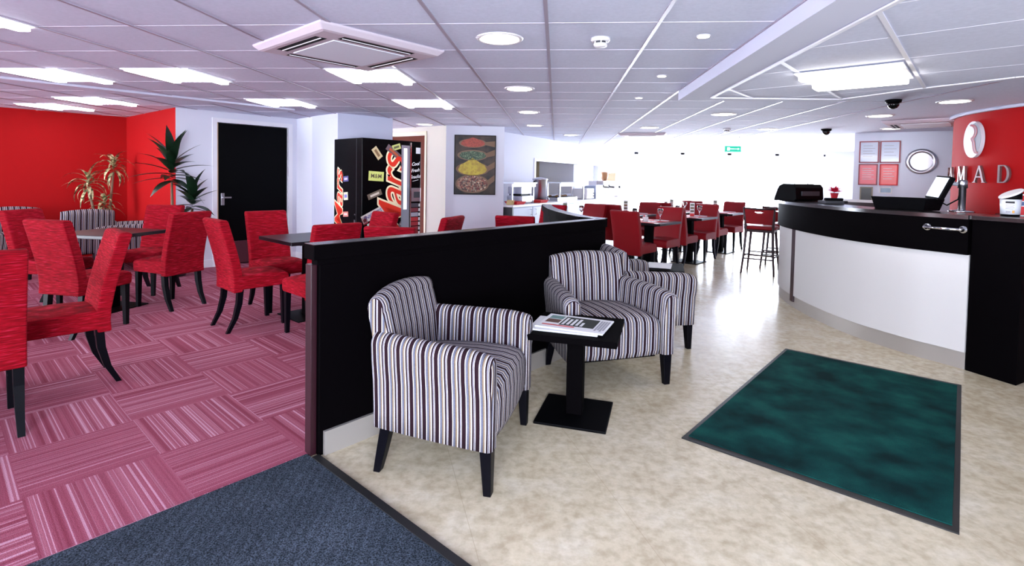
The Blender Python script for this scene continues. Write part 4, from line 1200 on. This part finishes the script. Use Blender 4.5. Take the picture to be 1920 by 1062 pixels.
# ================================================================ SPICE PICTURE
we = (W7-W6).normalized(); wn = V2(we.y, -we.x)
pw, ph = .345, .495
pcx = W6+we*.485
pico = empty('wall_picture', (pcx.x, pcx.y, 1.52), 0, 'framed portrait picture of four spoonfuls of spices on the white wall', 'picture')
M = frameM(Vector((0, 0, 0)), Vector((we.x, we.y, 0)), Vector((0, 0, 1)), Vector((wn.x, wn.y, 0)))
fr = MB()
for b in ((-pw, pw, -ph, -ph+.012), (-pw, pw, ph-.012, ph), (-pw, -pw+.012, -ph, ph), (pw-.012, pw, -ph, ph)): fr.box(*b, 0, .025, M)
fr.build('frame', black_matt, pico)
cv = mat('print_brown', (82, 66, 60), .4, spec=.2); t = NT(cv); o_, src = t.sep(); t.color(t.ramp(t.noise(src, 5, 3), [(.35, (18, 10, 12)), (.65, (70, 52, 40))]))
MB().box(-pw+.01, pw-.01, -ph+.01, ph-.01, .004, .016, M).build('print', cv, pico)
spoon = mat('spoon_wood', (122, 96, 76), .5, spec=.2)
def pshape(name, pts, mm, z): add_mesh(name, curve_mesh([pts], .0004), mm, pico, M @ Matrix.Translation((0, 0, z)))
rust = mk_powder('paprika', [(0, (130, 40, 20)), (1, (176, 62, 34))], 60); herb = mk_powder('herbs', [(0, (12, 34, 18)), (.6, (36, 72, 40)), (1, (120, 140, 100))], 90)
turm = mk_powder('turmeric', [(0, (160, 132, 14)), (1, (190, 168, 30))], 30); pep = mk_powder('peppercorns', [(0, (30, 6, 8)), (.3, (110, 24, 20)), (.55, (170, 120, 92)), (.8, (50, 28, 24)), (1, (206, 180, 150))], 46)
for (cy, a, b, tail, mm, heap) in ((.36, .23, .075, .36, rust, .06), (.16, .255, .09, .22, herb, .03), (-.07, .275, .115, .02, turm, .13), (-.315, .28, .155, -.20, pep, .0)):
    hd_ = [(a*.7-.04, cy+.02), (pw-.015, tail+.04), (pw-.015, tail-.06), (a*.95-.04, cy-.03)]
    pshape('spoon_handle', hd_, spoon, .0165)
    pshape('spoon_bowl', ell(-.04, cy, a, b, 40), spoon, .0172)
    if heap: pshape('spice_heap', [(-.04-a*.86, cy)]+[(-.04-a*.86+1.72*a*k/12, cy+b*.5+heap*(1-abs(k-6)/6)**1.2) for k in range(1, 12)]+[(-.04+a*.86, cy)]+[(-.04+a*.88*math.cos(t_), cy-b*.88*math.sin(t_)) for t_ in [k*PI/14 for k in range(1, 14)]], mm, .018)
    else: pshape('spice_heap', ell(-.04, cy, a*.9, b*.86, 40), mm, .018)

# ================================================================ PLANTS
def leaf(mb, base, az, el, L, wd, droop, n=7):
    s_ = Vector((-math.sin(az), math.cos(az), 0)); p = Vector(base); vs_ = []; e_ = el
    for k in range(n+1):
        t_ = k/n; wv = wd*math.sin(PI*min(1, .12+.88*t_)**.75)*(1 if t_ < .99 else .05)
        up = Vector((0, 0, .25*wv))
        vs_ += [p-s_*wv+up, p.copy(), p+s_*wv+up]
        dv = Vector((math.cos(az)*math.cos(e_), math.sin(az)*math.cos(e_), math.sin(e_))); p = p+dv*(L/n); e_ -= droop/n
    fs_ = []
    for k in range(n):
        a = 3*k; fs_ += [(a, a+1, a+4, a+3), (a+1, a+2, a+5, a+4)]
    mb.add(vs_, fs_, True)
def variegate(name, a_, b_):
    m = mat(name, a_, .4); t = NT(m); o__, src = t.sep(); t.color(t.ramp(t.noise(src, 24, 2), [(.42, a_), (.58, b_)])); return m
gl_ = mat('dark_leaf', (16, 40, 22), .35); vg = variegate('variegated_leaf', (70, 84, 44), (206, 196, 150)); trunk = mat('cane', (120, 96, 76), .8)
def plant(name, x, y, label, canes, lm, L, wd, pot_m, seed, droop):
    o = empty(name, (x, y, 0), 0, label, 'potted plant', 'tall potted plants')
    MB().lathe([(.13, 0), (.17, .30), (.18, .30), (.18, .33), (.16, .33), (.155, .28), (0, .27)]).build('pot', pot_m, o)
    MB().lathe([(.155, .285), (0, .29)]).build('soil', mat('soil', (40, 28, 22), .9), o)
    rnd = random.Random(seed)
    for (cx, cy, z, k, n, sc_) in canes:
        MB().tube([(cx*.3, cy*.3, .28), (cx*.6, cy*.6, z*.6), (cx, cy, z)], [.022, .019, .014]).build('cane', trunk, o)
        mb = MB()
        for i in range(n):
            t_ = i/n; az = i*2.4+rnd.random()*.5; el = 1.35-1.7*t_+rnd.uniform(-.15, .15)
            leaf(mb, (cx, cy, z+k*(1-t_)-.02), az, el, L*sc_*rnd.uniform(.8, 1.1), wd*rnd.uniform(.8, 1.15), droop*rnd.uniform(.7, 1.3))
        mb.build('foliage', lm, o, fix=False)
    return o
plant('dracaena', -4.80, 6.22, 'dark green broad-leaved plant between red alcove and white wall', [(-.02, 0, 1.20, .32, 30, 1.05), (.22, .05, .86, .20, 17, .85)], gl_, .42, .052, dark_grey, 4, .55)
plant('corn_plant', -6.62, 7.18, 'variegated yellow-green plant in front of the red wall', [(.06, .10, 1.30, .16, 24, 1.0), (-.13, -.12, 1.06, .15, 24, 1.05), (.05, -.05, .78, .12, 20, .9)], vg, .34, .022, dark_grey, 9, 1.9)

# ================================================================ FLOOR MATS
gm = [V2(1.843, 4.301), V2(.668, 2.722), V2(1.552, 2.087), V2(2.699, 3.671)]
o = empty('floor_mat', (0, 0, 0), 0, 'dark green rectangular floor mat with black rubber edge before the counter', 'mat')
MB().prism(gm, 0, .006).build('rubber_border', rubber, o)
gc = sum(gm, V2(0, 0))/4
MB().prism([g+(gc-g).normalized()*.045 for g in gm], .006, .010).build('pile', green_m, o)

# ================================================================ SERVERY
sb = empty('servery_counter', (0, 0, 0), 0, 'long pale servery counter with cupboards along the kitchen hatch', 'counter')
def slab(u0, u1, v0, v1, z0, z1): return MB().prism([sv(u0, v0), sv(u1, v0), sv(u1, v1), sv(u0, v1)], z0, z1)
blueg = mat('cupboard_blue_grey', (176, 188, 214), .5)
slab(0.16, 6.6, -.66, .02, .82, .855).build('worktop', mat('worktop_white', (236, 234, 238), .3), sb, .004)
slab(.21, 6.5, -.66, -.03, .08, .82).build('carcass', blueg, sb)
slab(.17, .21, -.64, 0, 0, .82).build('end_panel', dark_grey, sb)
slab(.21, 6.5, -.6, -.08, 0, .08).build('plinth', dark_grey, sb)
for k in range(9):
    u0 = .225+k*.695
    dd_ = slab(u0, u0+.68, -.03, -.008, .10, .80).build('cupboard_door', blueg, sb, .003)
    hu = u0+(.60 if k % 2 == 0 else .08)
    MB().tube([(*sv(hu, -.008), .66), (*sv(hu, .02), .66), (*sv(hu, .02), .76), (*sv(hu, -.008), .76)], .006, 8).build('handle', chrome, dd_)
WT = .855
def svt(name, u, v, label, cat, group=None):
    p = sv(u, v); return empty(name, (p.x, p.y, WT), -math.atan2(SE.x, SE.y), label, cat, group)   # local y along the counter, local x towards the room
# urn
o = svt('tea_urn', 1.75, -.30, 'tall stainless steel hot water urn on the servery counter', 'urn')
MB().lathe([(.14, .02), (.14, .42), (.15, .43), (.15, .45), (.13, .46), (.05, .48), (0, .485)], n=28).build('body', steel, o)
MB().lathe([(.15, 0), (.15, .025)], n=28).build('foot', black_matt, o)
MB().tube([(.14, 0, .08), (.19, 0, .08), (.2, 0, .05)], .012).build('tap', chrome, o)
MB().tube([(-.05, -.14, .40), (-.06, -.2, .36), (-.05, -.14, .3)], .014).build('handle', black_matt, o)
def gantry(u0, u1, label):
    o = svt('heated_gantry', (u0+u1)/2, -.30, label, 'serving gantry', 'steel serving gantries')
    L = (u1-u0)/2
    for s_ in (-1, 1): MB().box(.12, .155, s_*L-.018, s_*L+.018, 0, .38).box(-.15, -.12, s_*L-.018, s_*L+.018, 0, .38).build('post', steel, o, .003)
    MB().box(-.2, .2, -L-.05, L+.05, .36, .385).build('shelf', mat('gantry_white', (225, 230, 240), .25), o, .003)
    MB().box(.15, .17, -L-.05, L+.05, .30, .365).build('light_bar', white_plastic, o)
gantry(.42, 1.20, 'serving gantry with toaster underneath at the left of the counter'); gantry(2.35, 3.6, 'serving gantry in front of the kitchen hatch')
o = svt('toaster', .95, -.30, 'two-tier steel conveyor toaster under the left gantry', 'toaster')
MB().box(-.16, .16, -.2, .2, .02, .14).build('lower_body', steel, o, .01)
MB().box(-.14, .14, -.19, .19, .17, .30).build('upper_body', steel, o, .01)
MB().box(-.12, .12, -.17, .17, .14, .17).build('slot', black_matt, o)
for k, (u, lb) in enumerate(((.55, 'red serving tray left of the toaster'), (1.44, 'red serving tray between toaster and urn'))):
    o = svt('serving_tray', u, -.16, lb, 'tray', 'red serving trays')
    MB().loft([[(-.1, -.13, .0), (.1, -.13, 0), (.1, .13, 0), (-.1, .13, 0)], [(-.13, -.17, .05), (.13, -.17, .05), (.13, .17, .05), (-.13, .17, .05)]], False).build('dish', red_ink, o)
for k in range(3):
    o = svt('bread_roll', .25+.04*k, -.12, ['bread slice nearest the picture wall, on the servery end', 'middle bread slice on the servery end', 'bread slice on the servery end, nearest the red tray'][k], 'bread', 'bread slices on the servery')
    MB().box(-.05, .05, -.012, .012, 0, .085, Matrix.Rotation(-.35, 4, 'X')).build('slice', mat('bread', (196, 170, 120), .8), o, .01)
    o.name = 'bread_slice' if k == 0 else 'bread_slice.%03d' % k
o = svt('cooking_griddle', 2.75, -.35, 'dark griddle of food under the hatch gantry', 'griddle')
MB().box(-.2, .2, -.5, .5, 0, .07).build('body', steel, o, .005); MB().box(-.17, .17, -.45, .45, .07, .08).build('hot_plate', black_matt, o)
rnd = random.Random(2)
for k in range(14):
    MB().lathe([(.03, 0), (.035, .015), (.02, .03), (0, .032)], rnd.uniform(-.13, .13), -.4+k*.06, n=10, M=Matrix.Translation((0, 0, .08))).build('food', mat('food_tan', (130, 96, 60), .7), o)
o = svt('microwave', 3.92, -.28, 'white countertop microwave right of the hatch', 'microwave')
MB().box(-.17, .17, -.22, .22, .01, .24).build('body', white_plastic, o, .006); MB().box(.17, .175, -.2, .08, .05, .21).build('door', dark_grey, o)
for z in (.07, .13): MB().lathe([(.012, 0), (.012, .02)], n=12, M=Matrix.Translation((.17, .16, z)) @ Matrix.Rotation(PI/2, 4, 'Y')).build('knob', black_matt, o)
o = svt('steel_cabinet', 4.45, -.28, 'stepped grey steel warming cabinet on the servery', 'warming cabinet')
MB().box(-.2, .2, -.26, .26, 0, .17).build('lower_box', mat('blue_steel', (150, 160, 184), .4, .5), o, .005); MB().box(-.17, .17, -.2, .22, .17, .30).build('upper_box', MATS['blue_steel'], o, .005)
o = svt('coffee_machine', 5.2, -.30, 'large white and steel coffee machine on the servery', 'coffee machine')
MB().box(-.22, .16, -.42, .42, 0, .10).build('base', steel, o, .006); MB().box(-.22, .0, -.42, .42, .10, .42).build('body', white_plastic, o, .02)
MB().box(0, .18, -.42, .42, .32, .42).build('brew_head', steel, o, .01)
for y in (-.2, .2): MB().tube([(.1, y, .32), (.1, y, .27), (.24, y, .26)], .018).build('portafilter', black_matt, o)
MB().lathe([(.05, .42), (.09, .50), (.10, .62), (.09, .64), (0, .65)], 0-.05, .25, n=18).build('bean_hopper', mat('hopper_brown', (150, 104, 66), .3), o)
o = svt('cereal_dispenser', 6.15, -.30, 'tall white dispenser with an orange box on top at the end of the servery', 'dispenser')
MB().box(-.14, .14, -.16, .16, 0, .34).build('body', white_plastic, o, .02)
MB().lathe([(.12, .34), (.14, .42), (.14, .60), (.09, .70), (0, .72)], n=20).build('hopper', mat('hopper_white', (230, 222, 214), .3), o)
MB().box(-.12, .12, -.34, -.16, .34, .62).build('carton', mat('carton', (226, 176, 140), .6), o)
MB().lathe([(.03, 0), (.03, .04)], n=14, M=Matrix.Translation((.14, -.1, .26)) @ Matrix.Rotation(PI/2, 4, 'Y')).build('knob', black_matt, o)
